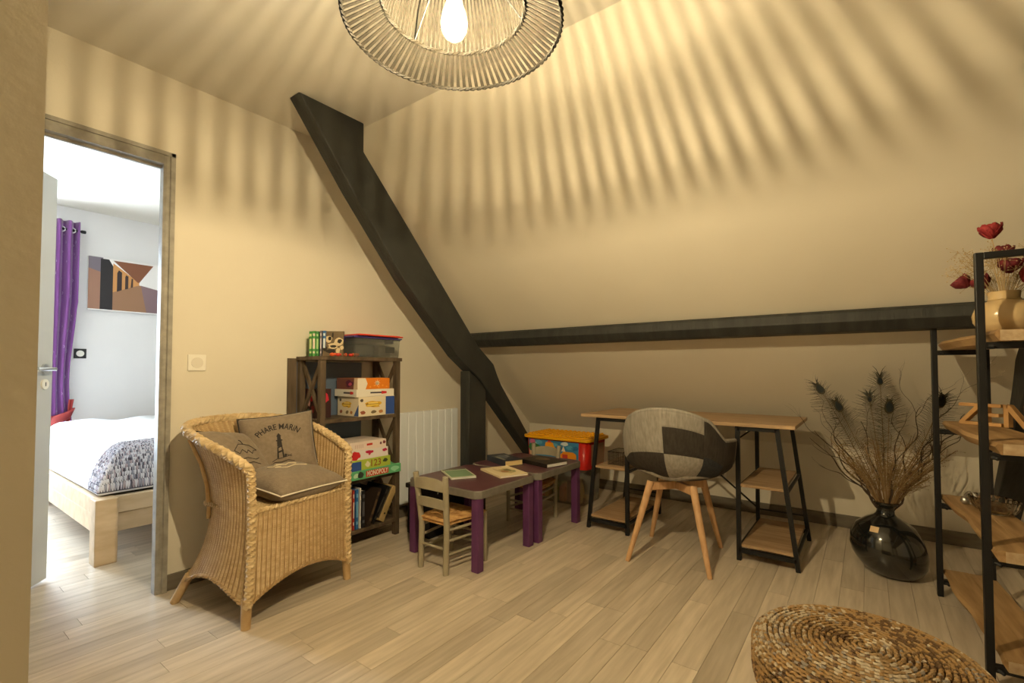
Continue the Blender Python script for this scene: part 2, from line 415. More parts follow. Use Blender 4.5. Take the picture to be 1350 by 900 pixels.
# ================================================================== PENDANT LAMP
LX, LY, LZ = 1.952, -3.143, 1.855
lamp = thing('pendant_lamp', 'dark slatted bamboo pendant lamp with a glowing bulb under the ceiling', 'lamp', (LX, LY, LZ))
M_slat = mat('dark_bamboo', (0.0045, 0.0035, 0.002), 0.7, col2=(0.008, 0.006, 0.0035), scale=30, spec=.15)
M_cord = plain('black_cord', 20, 20, 20, .5)
M_wick3 = mat('ring_wicker', (0.003, 0.0025, 0.0015), 0.7, col2=(0.006, 0.0045, 0.0025), scale=60, spec=.15)
NS = 88
def ring(r, z, rt, nm):
    mb = MB()
    for k in range(2):
        pts = []
        for i in range(220):
            a = 2*PI*i/220; q = a*44 + k*PI
            pts.append(((r+rt*.6*math.cos(q))*math.cos(a), (r+rt*.6*math.cos(q))*math.sin(a), z+rt*.6*math.sin(q)))
        mb.tube(pts, rt*.75, 5, closed=True)
    return mb.build(nm, M_wick3, lamp, smooth=True)
ring(.250, 0, .0042, 'rim'); ring(.166, .046, .0042, 'inner_ring'); ring(.05, .28, .004, 'top_ring')
# slats of the flat lower ring and of the dome above, each a thin strip
def slat_mesh(pts, w0, w1):
    mb = MB(); n = len(pts); vs = []
    for i, (r, z) in enumerate(pts):
        wd = w0+(w1-w0)*i/(n-1)
        for dz in (0, .0016): vs += [(r, -wd/2, z+dz), (r, wd/2, z+dz)]
    fs = []
    for i in range(n-1):
        a = i*4; b = a+4
        fs += [(a, a+1, b+1, b), (a+2, b+2, b+3, a+3), (a, b, b+2, a+2), (a+1, a+3, b+3, b+1)]
    fs += [(0, 2, 3, 1), (4*n-4, 4*n-3, 4*n-1, 4*n-2)]
    mb.add(vs, fs); return mb.mesh('slat', M_slat)
me1 = slat_mesh([(.168, .046), (.249, 0)], .0062, .0094)
prof = [(.166, .047), (.150, .115), (.122, .18), (.088, .235), (.05, .28)]      # crown above the brim
me2 = slat_mesh(prof, .0052, .0020)
for i in range(NS):
    a = 2*PI*i/NS
    link('slat', me1, lamp, rot=(0, 0, a)); link('slat', me2, lamp, rot=(0, 0, a))
for k in range(3):
    a = k*2*PI/3+.9
    mb = MB(); mb.tube([(.166*math.cos(a), .166*math.sin(a), .046), (.03*math.cos(a), .03*math.sin(a), .20), (.018*math.cos(a), .018*math.sin(a), .27)], .0018, 6); mb.build('stay_wire', M_cord, lamp)
mb = MB(); mb.lathe([(.0, .295), (.02, .29), (.021, .14), (.019, .078), (.0, .073)], 20); mb.build('bulb_holder', M_cord, lamp, smooth=40)
mb = MB(); mb.tube([(0, 0, .28), (0, 0, CZ-LZ-.03)], .004, 8); mb.build('cord', M_cord, lamp)
mb = MB(); mb.lathe([(.05, CZ-LZ), (.05, CZ-LZ-.01), (.03, CZ-LZ-.03), (.0, CZ-LZ-.032)], 24); mb.build('ceiling_rose', M_cord, lamp, smooth=40)
LAMP_COL = (1.0, .80, .46)
M_bulb = mat('filament_glow', (1, 1, 1), .5, emit=LAMP_COL, estr=BULB)
mb = MB(); mb.ball((0, 0, -.012), .0068, 10, 8, (1, 1, 3.2)); mb.build('filament', M_bulb, lamp, smooth=True)
mb = MB(); mb.lathe([(.0, -.036), (.012, -.033), (.023, -.024), (.030, -.010), (.032, .006), (.028, .028), (.02, .052), (.014, .076)], 20)
mb.build('bulb_glass', thin_glass('glowing_bulb_glass', (.97, .97, .97), .04, (1.0, .80, .45), 1.6), lamp, smooth=True)

# ================================================================== BEDROOM
bed = thing('bed', 'light oak bed frame with square legs in the bedroom', 'bed', (-.62, -3.20, 0))
BLn, BWd = 2.02, 1.45       # towards -x, +y
for (lx, ly) in ((-.10, 0), (-.10, BWd-.1), (-BLn, 0), (-BLn, BWd-.1)):
    mb = MB(); mb.box(lx, lx+.10, ly, ly+.10, 0, .352); mb.build('leg', M_bedwood, bed, bevel=.004)
mb = MB(); mb.box(-.078, -.03, .10, BWd-.1, .262, .352); mb.build('foot_rail', M_bedwood, bed, bevel=.004)
mb = MB(); mb.box(-.085, -.05, .10, BWd-.1, .155, .258); mb.build('foot_rail', M_bedwood, bed, bevel=.004)
for yy in (.012, BWd-.06):
    mb = MB(); mb.box(-BLn+.1, -.10, yy, yy+.045, .262, .352); mb.build('side_rail', M_bedwood, bed, bevel=.004)
    mb = MB(); mb.box(-BLn+.1, -.10, yy+.005, yy+.04, .155, .258); mb.build('side_rail', M_bedwood, bed, bevel=.004)
mb = MB(); mb.box(-BLn, -BLn+.05, .1, BWd-.1, .15, .352); mb.build('head_rail', M_bedwood, bed, bevel=.004)
mb = MB(); mb.box(-BLn+.06, -.10, .06, BWd-.06, .22, .26); mb.build('slat_base', M_bedwood, bed)
M_sheet = plain('white_sheet', 235, 236, 240, .8)
mb = MB(); mb.box(-.62-BLn+.07, -.735, -3.12, -1.82, .352, .47); o = mb.build('mattress', M_sheet, None, bevel=.03, segs=3); tag(o, 'white mattress on the light oak bed', 'mattress')
M_duvet = mat('duvet_cotton', (.80, .81, .83), .85, bump=.3, bscale=9)
random.seed(3)
ph = [(random.uniform(2, 9), random.uniform(2, 9), random.uniform(0, 6)) for _ in range(6)]
def puff(x, y): return sum(math.sin(a*x*2.1+b*y*2.3+c) for a, b, c in ph)/6
def bed_surf(x, y, off=0):
    """top of the bedding in world coordinates"""
    e = min((-.70-x), (y+3.17), 2.0)
    k = max(0.0, min(1.0, e/.17)); prof = math.sin(k*PI/2)**.7
    return .365+off + (.215+.06*min(1, max(0, (-.7-x)/1.2)))*prof + .018*puff(x, y)*k
mb = MB()
def duv(u, v):
    x = -.70 - u*1.85; y = -3.17+v*1.33
    return (x, y, bed_surf(x, y))
mb.grid(duv, 60, 44)
def duvb(u, v):
    x = -.70 - u*1.85; y = -3.17+v*1.33
    return (x, y, .358 if (x > -.735 or y < -3.12) else .48)
o = mb.build('duvet', M_duvet, None, smooth=80)
md = o.modifiers.new('thickness', 'SOLIDIFY'); md.thickness = .012; md.offset = -1
tag(o, 'white puffy duvet spread over the bed', 'duvet')
# chunky knitted throw: interlocking V stitches
M_kn = [plain('knit_grey', 150, 150, 164, .9), plain('knit_white', 214, 212, 220, .9), plain('knit_dark', 84, 80, 92, .9), plain('knit_rose', 176, 160, 168, .9)]
blk = thing('knitted_throw', 'chunky grey and white knitted throw over the bed corner', 'blanket', (0, 0, 0))
def throw_pt(a, b):      # a along +y from near edge, b from the foot edge towards the head
    y = -3.175+a*1.25
    edge = .10+.22*(a**.6)+.03*math.sin(a*17)
    x = -.70 - b*(edge+.10)
    z = bed_surf(min(x, -.70), max(y, -3.17), .014)
    return Vector((x, y, z))
mb = MB(); NA, NB = 104, 26
random.seed(12)
for i in range(NA):
    for j in range(NB):
        a = (i+.5)/NA; b = (j+.5)/NB
        for s_ in (-1, 1):
            p0 = throw_pt(a+s_*.42/NA, min(1, b+.55/NB)); p1 = throw_pt(a+s_*.05/NA, max(0, b-.5/NB)); pm = (p0+p1)/2 + Vector((.001*s_, 0, .006))
            mb.tube([p0, pm, p1], [.0030, .0050, .0030], 5, mi=random.choice([0, 0, 1, 1, 1, 1, 2, 3]))
o = mb.build('knit_stitches', M_kn, blk, smooth=True); o['kind'] = 'stuff'
mb = MB(); mb.grid(lambda u, v: throw_pt(u, v)-Vector((0, 0, .006)), 40, 10)
mb.build('knit_base', M_kn[2], blk, smooth=80)
# curtain with eyelets on a rod
M_cur = mat('purple_satin', (.155, .035, .20), .42, col2=(.20, .055, .25), scale=14, stretch=(1, 1, .25), sheen=.3)
M_curm = plain('silver_motif', 190, 170, 205, .4)
cur = thing('curtain', 'purple eyelet curtain with silver motifs hanging at the bedroom window', 'curtain', (XL+.10, -3.06, 0))
def cpt(u, v):
    z = .60 + v*1.74
    sq = 1-.30*math.exp(-((z-.95)/.45)**2) if z < 1.6 else 1
    sh = .035*max(0, (1.3-z))
    yy = (-.10+.28*u)*sq + .02*(1-sq) + sh*.4
    return Vector((.035*math.sin(u*4.2*2*PI)*(.6+.4*v) + .0, yy, z))
mb = MB(); mb.grid(cpt, 74, 26); o = mb.build('curtain_cloth', M_cur, cur, smooth=80)
md = o.modifiers.new('thickness', 'SOLIDIFY'); md.thickness = .003
for k in range(4):
    u = (k+.48)/4.2; c = cpt(u, .955); mb = MB()
    pts = [c+Vector((.0*0, .022*math.cos(a), .022*math.sin(a))) for a in [2*PI*i/16 for i in range(16)]]
    mb.tube([p+Vector((.0, 0, 0)) for p in pts], .005, 6, closed=True); mb.build('eyelet', M_steel, cur, smooth=True)
random.seed(5)
mb = MB()
for k in range(60):
    u, v = random.uniform(.05, .95), random.uniform(.05, .93); c = cpt(u, v); du = (cpt(min(u+.02, 1), v)-c).normalized(); nn = du.cross(Vector((0, 0, 1))).normalized()
    if nn.x < 0: nn = -nn
    c = c+nn*.0035; L = random.uniform(.012, .03)
    mb.tube([c, c+du*.006+Vector((0, 0, L*.5)), c+Vector((0, 0, L))], .0016, 4)
o = mb.build('embroidery', M_curm, cur); o['kind'] = 'stuff'
t = thing('curtain_rod', 'dark curtain rod with round finial above the bedroom window', 'rod', (XL+.10, -3.5, 2.265))
mb = MB(); mb.tube([(0, -.9, 0), (0, .63, 0)], .009, 12); mb.build('rod', M_black, t, smooth=40)
mb = MB(); mb.lathe([(.009, 0), (.014, .004), (.014, .03), (.01, .034), (.0, .036)], 14)
o = mb.build('finial', M_black, t, smooth=40); o.rotation_euler = (-PI/2, 0, 0); o.location = (0, .63, 0)
mb = MB(); mb.tube([(-.10, .585, 0), (0, .585, 0)], .007, 8); mb.build('bracket', M_black, t, smooth=40)
M_red = mat('red_cloth', (.30, .035, .035), .6, col2=(.40, .05, .045), scale=20)
t = thing('curtain_tieback', 'red fabric tieback gathered around the purple curtain', 'tieback', (XL+.12, -2.985, .70))
mb = MB()
mb.grid(lambda u, v: (.062*math.cos(u*2*PI), .075*math.sin(u*2*PI)+.03*v, -.08+.085*v+.03*math.sin(u*2*PI)), 28, 6, closed_u=True)
o = mb.build('band', M_red, t, smooth=80); md = o.modifiers.new('thickness', 'SOLIDIFY'); md.thickness = .006
mb = MB(); mb.grid(lambda u, v: (.02+.008*math.sin(u*9), .045+.035*u*(.6+.4*v)+.012*v, -.09+.20*v), 10, 10)
o = mb.build('tail', M_red, t, smooth=80); md = o.modifiers.new('thickness', 'SOLIDIFY'); md.thickness = .008
# canvas picture: arcade in perspective
pic = thing('canvas_picture', 'stretched canvas photo of a stone arcade on the bedroom wall', 'picture', (XL+.002, -2.80, 1.60))
PWd, PHt = .60, .48
mb = MB(); mb.box(0, .03, 0, PWd, 0, PHt); mb.build('canvas', plain('canvas_sky', 236, 232, 230, .7), pic, bevel=.002)
def pp(name, poly, col, d):
    mb = MB(); mb.add([(.0301+d*.0002, a*PWd, b*PHt) for a, b in poly], [tuple(range(len(poly)))]); mb.build(name, plain('print_'+str(len(MATS)), *col, .7), pic)
pp('printed_wall', [(0,.02),(.17,.02),(.17,1),(0,1)], (158, 118, 98), 1)
pp('printed_tree', [(0,.78),(.15,.72),(.17,1),(0,1)], (118, 108, 118), 2)
pp('printed_door', [(.14,.02),(.30,.02),(.29,.86),(.24,.98),(.14,.98)], (44, 40, 42), 3)
pp('printed_ground', [(.29,0.02),(1,.02),(1,.46),(.62,.55),(.29,.36)], (150, 112, 84), 4)
pp('printed_arcade', [(.29,.36),(.62,.55),(.62,.60),(.29,.92)], (196, 140, 84), 5)
pp('printed_arch', [(.34,.38),(.40,.42),(.40,.76),(.36,.80),(.34,.74)], (54, 42, 42), 6)
pp('printed_arch', [(.44,.44),(.48,.46),(.48,.70),(.45,.72),(.44,.68)], (62, 46, 44), 6)
pp('printed_arch', [(.51,.48),(.54,.50),(.54,.66),(.52,.67)], (70, 52, 46), 6)
pp('printed_roof', [(.29,.97),(.80,.97),(.62,.60),(.60,.60)], (128, 80, 56), 7)
pp('printed_path', [(.64,.55),(1,.46),(1,.02),(.72,.02)], (128, 104, 108), 8)
pp('printed_house', [(.9,.72),(1,.70),(1,.78),(.9,.8)], (70, 74, 90), 9)

# ================================================================== WICKER ARMCHAIR
CH = Matrix.Translation((.368, -2.775, 0)) @ Matrix.Rotation(math.radians(9.0), 4, 'Z')
wch = thing('wicker_armchair', 'honey coloured wicker armchair with rounded back beside the doorway', 'armchair', (.368, -2.775, 0), math.radians(9.0))
def q3(z, a, b, c):      # quadratic through z=.07,.38,.78
    z0, z1, z2 = .07, .38, .78
    return a*(z-z1)*(z-z2)/((z0-z1)*(z0-z2)) + b*(z-z0)*(z-z2)/((z1-z0)*(z1-z2)) + c*(z-z0)*(z-z1)/((z2-z0)*(z2-z1))
XF = .25
def plan(phi, z):
    R = q3(z, -.312, -.205, -.308); W_ = q3(z, .268, .255, .275)
    c, s_ = math.cos(phi), math.sin(phi)
    W_ += q3(z, .050, .0, .085)*max(0, c)**.6
    n = q3(z, 4.0, 3.0, 2.9)
    xf = XF + .01
    return Vector((xf-(xf-R)*abs(c)**(2/n), W_*math.copysign(abs(s_)**(2/n), s_), 0))
# arclength table at mid height
_tab = []; L = 0; prev = None
for i in range(1201):
    phi = -PI/2 + PI*i/1200; p = plan(phi, .5)
    if prev is not None: L += (p-prev).length
    _tab.append((L, phi)); prev = p
def phi_of(t):
    target = t*L; lo, hi = 0, 1200
    while hi-lo > 1:
        m = (lo+hi)//2
        if _tab[m][0] < target: lo = m
        else: hi = m
    a, b = _tab[lo], _tab[hi]
    return a[1]+(b[1]-a[1])*((target-a[0])/max(1e-9, b[0]-a[0]))
tc = .31
def zbot(t):
    t = min(t, 1-t) if True else t
    if t < tc: return .085+.075*math.sin(PI*t/tc)**.8
    return .085+.06*math.sin(PI*(t-tc)/(1-2*tc))**.8
def zrim(t):
    k = math.sin(PI*min(max(t, 0), 1)); return .635 + .165*max(0, k)**.85
def shell(t, s_, out=0.0):
    z = zbot(t)+(zrim(t)-zbot(t))*s_
    ph = phi_of(t); p = plan(ph, z)
    if out:
        d = .004; a = plan(phi_of(max(0, t-d)), z); b = plan(phi_of(min(1, t+d)), z); tg = (b-a).normalized(); nr = Vector((tg.y, -tg.x, 0))
        if nr.dot(p-Vector((.05, 0, 0))) < 0: nr = -nr
        p = p+nr*out
    p.z = z; return p
NST = 124; NR = 98
mb = MB()
for r in range(NR):
    s_ = (r+.5)/NR; pts = []
    for i in range(NST*2+1):
        t = i/(NST*2); o_ = .0030*math.cos(PI*(i/2.0)) if i % 2 == 0 else 0
        pts.append(shell(t, s_, o_))
    mb.tube(pts, .0027, 4, caps=False, mi=0)
o = mb.build('woven_shell', [M_wick, M_wick2], wch, smooth=True); o['kind'] = 'stuff'
mb = MB()
for i in range(NST+1):
    mb.tube([shell(i/NST, k/9) for k in range(10)], .0042, 5, caps=False)
o = mb.build('shell_stakes', M_wick2, wch, smooth=True); o['kind'] = 'stuff'
mb = MB(); mb.grid(lambda u, v: shell(u, v, -.003), 60, 14); mb.build('shell_lining', M_wick2, wch, smooth=80)
# front apron
def apron(t, s_, out=0):
    y = -.255+.51*t; zb = .085+.085*math.sin(PI*t)**.75; z = zb+(.468-zb)*s_
    return Vector((.262+.012*math.sin(PI*t)+out, y*(1+.05*(1-s_)), z))
mb = MB(); NS2, NR2 = 50, 62
for r in range(NR2):
    pts = []
    for i in range(NS2*2+1):
        o_ = .0030*math.cos(PI*(i/2.0)) if i % 2 == 0 else 0
        pts.append(apron(i/(NS2*2), (r+.5)/NR2, o_))
    mb.tube(pts, .0027, 4, caps=False)
o = mb.build('woven_apron', M_wick, wch, smooth=True); o['kind'] = 'stuff'
mb = MB()
for i in range(NS2+1): mb.tube([apron(i/NS2, k/5) for k in range(6)], .0045, 5, caps=False)
o = mb.build('apron_stakes', M_wick2, wch, smooth=True); o['kind'] = 'stuff'
mb = MB(); mb.grid(lambda u, v: apron(u, v, -.004), 24, 8); mb.build('apron_lining', M_wick2, wch, smooth=80)
def twist(mb, path, R, r, turns, n=3, sides=5):
    k = len(path); path = [Vector(p) for p in path]; ref = None; fr = []
    for i in range(k):
        d = (path[min(i+1, k-1)]-path[max(i-1, 0)]).normalized()
        if ref is None: ref = Vector((0, 0, 1)) if abs(d.z) < .9 else Vector((1, 0, 0))
        a = d.cross(ref).normalized(); b = a.cross(d).normalized(); ref = b; fr.append((a, b))
    for s_ in range(n):
        pts = []
        for i in range(k):
            q = 2*PI*(turns*i/(k-1)+s_/n); a, b = fr[i]; pts.append(path[i]+a*R*math.cos(q)+b*R*math.sin(q))
        mb.tube(pts, r, sides)
# braided rim, thick wrapped front posts, braided lower hem
mb = MB(); rimp = [shell(i/180, 1.0, .004)+Vector((0, 0, .008)) for i in range(181)]
twist(mb, rimp, .012, .0115, 34, 4); mb.build('braided_rim', M_wick, wch, smooth=True)
mb = MB(); hem = [shell(i/160, 0, .004) for i in range(161)]; twist(mb, hem, .005, .0055, 48, 2); mb.build('braided_hem', M_wick2, wch, smooth=True)
mb = MB(); hem = [apron(i/70, 0, .004) for i in range(71)]; twist(mb, hem, .005, .0055, 20, 2); mb.build('braided_hem', M_wick2, wch, smooth=True)
mb = MB(); hem = [apron(i/70, 1, .0) for i in range(71)]; twist(mb, hem, .006, .007, 22, 2); mb.build('braided_seat_edge', M_wick, wch, smooth=True)
for sg, t_ in ((-1, 0.0), (1, 1.0)):
    mb = MB(); path = [shell(t_, k/90)+Vector((.004, 0, 0)) for k in range(91)]; path[-1].z += .012
    mb.tube(path, .014, 8); twist(mb, path, .013, .0075, 22, 3); mb.build('wrapped_post', M_wick, wch, smooth=True)
# woven seat
mb = MB()
def seat_pt(u, v):
    y = -.25+.5*v; xr = -.17*math.sqrt(max(0, 1-(y/.262)**4)); return Vector((xr+(.258-xr)*u, y, .458))
for i in range(46):
    u = i/45; mb.tube([seat_pt(u, k/36)+Vector((0, 0, .004*(1 if (k+i) % 2 else -1))) for k in range(37)], .0048, 4, caps=False)
o = mb.build('woven_seat', M_wick, wch, smooth=True); o['kind'] = 'stuff'
for (fx, fy, tx, ty) in ((.255, -.268, .25, -.262), (.255, .268, .25, .262), (-.245, -.280, -.200, -.240), (-.245, .280, -.200, .240)):
    mb = MB(); mb.tube([(fx, fy, 0), (fx+(tx-fx)*.5, fy+(ty-fy)*.5, .06), (tx, ty, .12)], [.0185, .020, .019], 12); mb.build('leg', M_wleg, wch, smooth=True)
for sg in (-1, 1):     # round poles behind the side panels
    tt = .27 if sg < 0 else .73
    mb = MB(); mb.tube([shell(tt, s_, .014) for s_ in (.97, .8, .65, .5, .42)], .009, 8); mb.build('back_pole', M_wleg, wch, smooth=True)

# ---- cushions
def cushion(name, label, mtx, sx, sy, th, pipe_m, corner=.10, droop=0.0, seed=1):
    random.seed(seed); P_ = [(random.uniform(2, 5), random.uniform(2, 5), random.uniform(0, 6)) for _ in range(4)]
    def wr(u, v): return sum(math.sin(a*u*2+b*v*2+c) for a, b, c in P_)/4
    def edge(u, v):       # pulled-in sides, pointed corners
        return (sx/2*u*(1-corner*(1-abs(v)**2)*abs(u)**3*.6), sy/2*v*(1-corner*(1-abs(u)**2)*abs(v)**3*.6))
    def surf(u, v, side):
        x, y = edge(u, v); h = th/2*max(0, (1-abs(u)**3.2))**.55*max(0, (1-abs(v)**3.2))**.55
        z = side*h*(1+.10*wr(u, v)) - droop*(u*u+v*v)
        return Vector((x, y, z))
    t = bpy.data.objects.new(name, None); COL.objects.link(t); t.matrix_world = mtx; t.empty_display_size = .1
    tag(t, label, 'cushion')
    mb = MB()
    mb.grid(lambda a, b: surf(2*a-1, 2*b-1, 1), 26, 26); mb.grid(lambda a, b: surf(2*a-1, 2*b-1, -1), 26, 26)
    mb.build('cover', M_linen, t, smooth=80)
    pts = []
    for k in range(4):
        for i in range(20):
            q = -1+2*i/20; u, v = [(q, -1), (1, q), (-q, 1), (-1, -q)][k]; pts.append(surf(u, v, 1))
    mb = MB(); mb.tube(pts, .0034, 6, closed=True); mb.build('piping', pipe_m, t, smooth=True)
    return t, surf, edge
def on_surf(surf, vs, sx, sy, lift=.0022):
    out = []
    for a, b in vs:
        p = surf(a/(sx/2), b/(sy/2), 1); out.append(Vector((a, b, p.z+lift)))
    return out
def stroke2(mb, surf, sx, sy, pts, r=.0014):
    mb.tube(on_surf(surf, pts, sx, sy, .001), r, 4)
def frame_from(o, nrm, up, spin=0.0):
    z = Vector(nrm).normalized(); u = Vector(up); x = u.cross(z).normalized(); y = z.cross(x)
    m = Matrix((x, y, z)).transposed().to_4x4(); return Matrix.Translation(o) @ m @ Matrix.Rotation(spin, 4, 'Z')
# lighthouse cushion
S = .355
t, sf, ed = cushion('printed_cushion', 'taupe cushion printed with a lighthouse and lettering, leaning on the chair back',
                    frame_from((.262, -2.665, .664), (.86, -.42, .34), (0, 0, 1), math.radians(6)), S, .335, .135, M_dpipe, .10, seed=4)
vs, fs = text_geo('PHARE MARiN', .042, .0006)
xm = max(abs(v[0]) for v in vs); R_ = .15
bent = []
for a, b in vs:
    k = a*(.105/xm)/R_*1.0; rr = R_+b
    bent.append((rr*math.sin(k)-.0, rr*math.cos(k)-R_+.085))
mb = MB(); mb.add(on_surf(sf, bent, S, S), fs); mb.build('printed_lettering', M_print, t)
mb = MB()
def pq(poly): mb.add(on_surf(sf, poly, S, S), [tuple(range(len(poly)))])
pq([(-.017,-.075),(-.009,-.075),(-.007,-.02),(-.012,-.02)]); pq([(.009,-.075),(.017,-.075),(.011,-.02),(.006,-.02)])
pq([(-.014,-.052),(.015,-.045),(.014,-.036),(-.013,-.043)]); pq([(-.012,-.028),(.012,-.02),(.011,-.012),(-.011,-.02)])
pq([(-.012,-.018),(.011,-.018),(.010,.012),(-.010,.012)]); pq([(-.015,.010),(.015,.010),(.015,.016),(-.015,.016)])
pq([(-.009,.016),(.009,.016),(.008,.034),(-.008,.034)]); pq([(-.012,.034),(.012,.034),(.0,.052)])
pq([(.017,-.075),(.028,-.07),(.024,-.058),(.017,-.062)])
stroke2(mb, sf, S, S, [(-.04,-.088),(-.02,-.078),(.0,-.077),(.03,-.073),(.05,-.066)]); stroke2(mb, sf, S, S, [(-.05,-.108),(-.03,-.092),(.0,-.096),(.03,-.09),(.06,-.1)])
stroke2(mb, sf, S, S, [(-.045,-.098),(-.06,-.118)]); stroke2(mb, sf, S, S, [(.02,-.06),(.05,-.075)])
mb.build('printed_lighthouse', M_print, t)
# cushion leaning on the left arm
t, sf, ed = cushion('printed_cushion', 'taupe cushion with a faded drawing, slumped against the left chair arm',
                    frame_from((.300, -2.885, .640), (.62, .42, .62), (-.45, -.35, 1), math.radians(-14)), .33, .30, .11, M_dpipe, .12, seed=9)
mb = MB()
for pts in ([(-.07,.0),(-.04,.03),(0,.035),(.04,.03),(.07,.0)], [(-.07,0),(-.05,-.02),(-.03,.0),(-.01,-.02),(.01,0),(.03,-.02),(.05,.0),(.07,0)], [(-.05,-.05),(-.02,-.045),(.03,-.055),(.06,-.045)], [(-.04,-.075),(.0,-.07),(.05,-.08)], [(0,.035),(0,.055),(-.01,.06)]):
    stroke2(mb, sf, .34, .34, pts, .0018)
mb.build('printed_drawing', M_print, t)
# seat cushion
t, sf, ed = cushion('seat_cushion', 'taupe seat cushion with white piping lying on the wicker seat', Matrix.Translation((.485, -2.725, .526)) @ Matrix.Rotation(math.radians(8), 4, 'Z') @ Matrix.Rotation(math.radians(4), 4, 'Y'), .37, .36, .14, M_pipe, .08, seed=15)
mb = MB()
for pts in ([(-.06,-.08),(-.03,-.07),(-.05,-.05),(-.02,-.04)], [(-.07,-.03),(-.04,.0),(-.06,.03),(-.03,.05)], [(-.02,-.07),(.0,-.02),(-.01,.03),(.01,.08)]):
    stroke2(mb, sf, .40, .38, pts, .003)
mb.build('printed_mark', M_cream, t)

# ================================================================== BOOKCASE
bc = thing('bookcase', 'rustic dark wood bookcase with crossed side braces against the wall', 'bookcase', (0, 0, 0))
bx0, bx1, by0, by1, bzt = .015, .262, -2.435, -1.868, 1.135
pw = .034
for (xx, yy) in ((bx0, by0), (bx1-pw, by0), (bx0, by1-pw), (bx1-pw, by1-pw)):
    mb = MB(); mb.box(xx, xx+pw, yy, yy+pw, 0, bzt-.02); mb.build('post', M_case, bc, bevel=.003)
LV = [.105, .405, .775, bzt]
for i, z in enumerate(LV):
    mb = MB(); e = .008 if i == 3 else -.001
    mb.box(bx0-(.0 if i < 3 else .0), bx1+e, by0-e, by1+e, z-.022, z); mb.build('shelf_board', M_case, bc, bevel=.002)
for yy in (by0+.010, by1-.024):
    for z0, z1 in ((.405, .755), (.775, 1.112), (.105, .383)):
        for k, (a, b) in enumerate((((bx0+.02, z0), (bx1-.02, z1)), ((bx0+.02, z1), (bx1-.02, z0)))):
            mb = MB(); mb.obox((a[0], yy+.007+.004*k, a[1]), (b[0], yy+.007+.004*k, b[1]), .012, .024, up=(0, 0, 1)); mb.build('cross_brace', M_case, bc)
mb = MB(); mb.box(.003, .014, by0, by1-.12, .10, bzt-.03); mb.build('back_panel', M_caseback, bc)
mb = MB(); mb.box(.004, .014, by0-.055, by0-.002, .0, bzt-.01); mb.build('back_stile', M_case, bc)

# ---- printed boxes and books
PM = {}
def pm(r, g, b, rough=.45):
    k = (r, g, b, rough)
    if k not in PM: PM[k] = plain('print_%02x%02x%02x' % (r, g, b), r, g, b, rough)
    return PM[k]
def carton(name, label, cat, x0, x1, y0, y1, z0, z1, base, rz=0.0, group=None, lid=None):
    """board game carton: local origin at its base centre; front = +x, left end = -y"""
    cx, cy = (x0+x1)/2, (y0+y1)/2; t = thing(name, label, cat, (cx, cy, z0), rz, group)
    hx, hy, h = (x1-x0)/2, (y1-y0)/2, z1-z0
    if lid:
        mb = MB(); mb.box(-hx+.003, hx-.003, -hy+.003, hy-.003, 0, h*.5); mb.build('tray', pm(*lid), t)
        mb = MB(); mb.box(-hx, hx, -hy, hy, h*.12, h); mb.build('lid', pm(*base), t, bevel=.0015)
    else:
        mb = MB(); mb.box(-hx, hx, -hy, hy, 0, h); mb.build('carton', pm(*base), t, bevel=.0015)
    t['_hx'] = hx
    def face(nm, side, poly, col, d=1):
        e = .0004*d; vs = []
        for a, b in poly:
            if side == 'f': vs.append((hx+e, -hy+2*hy*a, h*b))
            elif side == 'l': vs.append((-hx+2*hx*a, -hy-e, h*b))
            else: vs.append((-hx+2*hx*a, -hy+2*hy*b, h+e))
        mb = MB(); mb.add(vs, [tuple(range(len(vs)))]); return mb.build(nm, pm(*col), t)
    def txt(s_, side, u, v, size, col, bold=.0, width=None, d=3):
        e = .0004*d
        if side == 'f': org, ux = (hx, -hy+2*hy*u, h*v), (0, 1, 0)
        else: org, ux = (-hx+2*hx*u, -hy, h*v), (1, 0, 0)
        return lettering('printed_lettering', s_, size, pm(*col), t, org, ux, (0, 0, 1), bold, thick=e, width=width)
    del t['_hx']
    return t, face, txt
def blob(face, side, u, v, ru, rv, col, d=2, n=12, nm='printed_figure', seed=None):
    rnd = random.Random(seed if seed is not None else int(u*100+v*1000))
    face(nm, side, [(u+ru*math.cos(2*PI*i/n)*(1+.25*rnd.uniform(-1, 1)), v+rv*math.sin(2*PI*i/n)*(1+.25*rnd.uniform(-1, 1))) for i in range(n)], col, d)
# shelf two (z .775)
z = .7755
t, face, txt = carton('game_carton', 'cream game carton with yellow emblem and blue edge, bottom of the upper stack', 'game box', .045, .262, -2.185, -1.915, z, z+.118, (226, 214, 190), 0)
face('printed_band', 'f', [(.74,.02),(.995,.02),(.995,.98),(.74,.98)], (52, 84, 158)); face('printed_band', 'l', [(.78,.02),(.995,.02),(.995,.62)], (60, 84, 140))
for sd, u in (('f', .38), ('l', .45)):
    blob(face, sd, u, .60, .22, .17, (222, 178, 60), 2, 16); blob(face, sd, u, .60, .17, .11, (150, 112, 36), 3, 16, seed=2)
    face('printed_logo', sd, [(u-.15,.50),(u+.15,.52),(u+.16,.60),(u-.16,.60)], (240, 206, 92), 4); face('printed_logo', sd, [(u-.13,.63),(u+.14,.63),(u+.13,.71),(u-.14,.71)], (244, 216, 120), 4)
    for (du, c) in ((-.27, (150, 84, 60)), (0.02, (120, 104, 78)), (.22, (176, 120, 70))): blob(face, sd, u+du, .20, .07, .09, c, 2, 9)
    blob(face, sd, u-.3, .82, .05, .08, (80, 70, 62), 2, 8)
t, face, txt = carton('game_carton', 'flat white game carton with red rocket mark, in the middle of the upper stack', 'game box', .035, .262, -2.20, -1.92, z+.1185, z+.163, (232, 226, 214), 0)
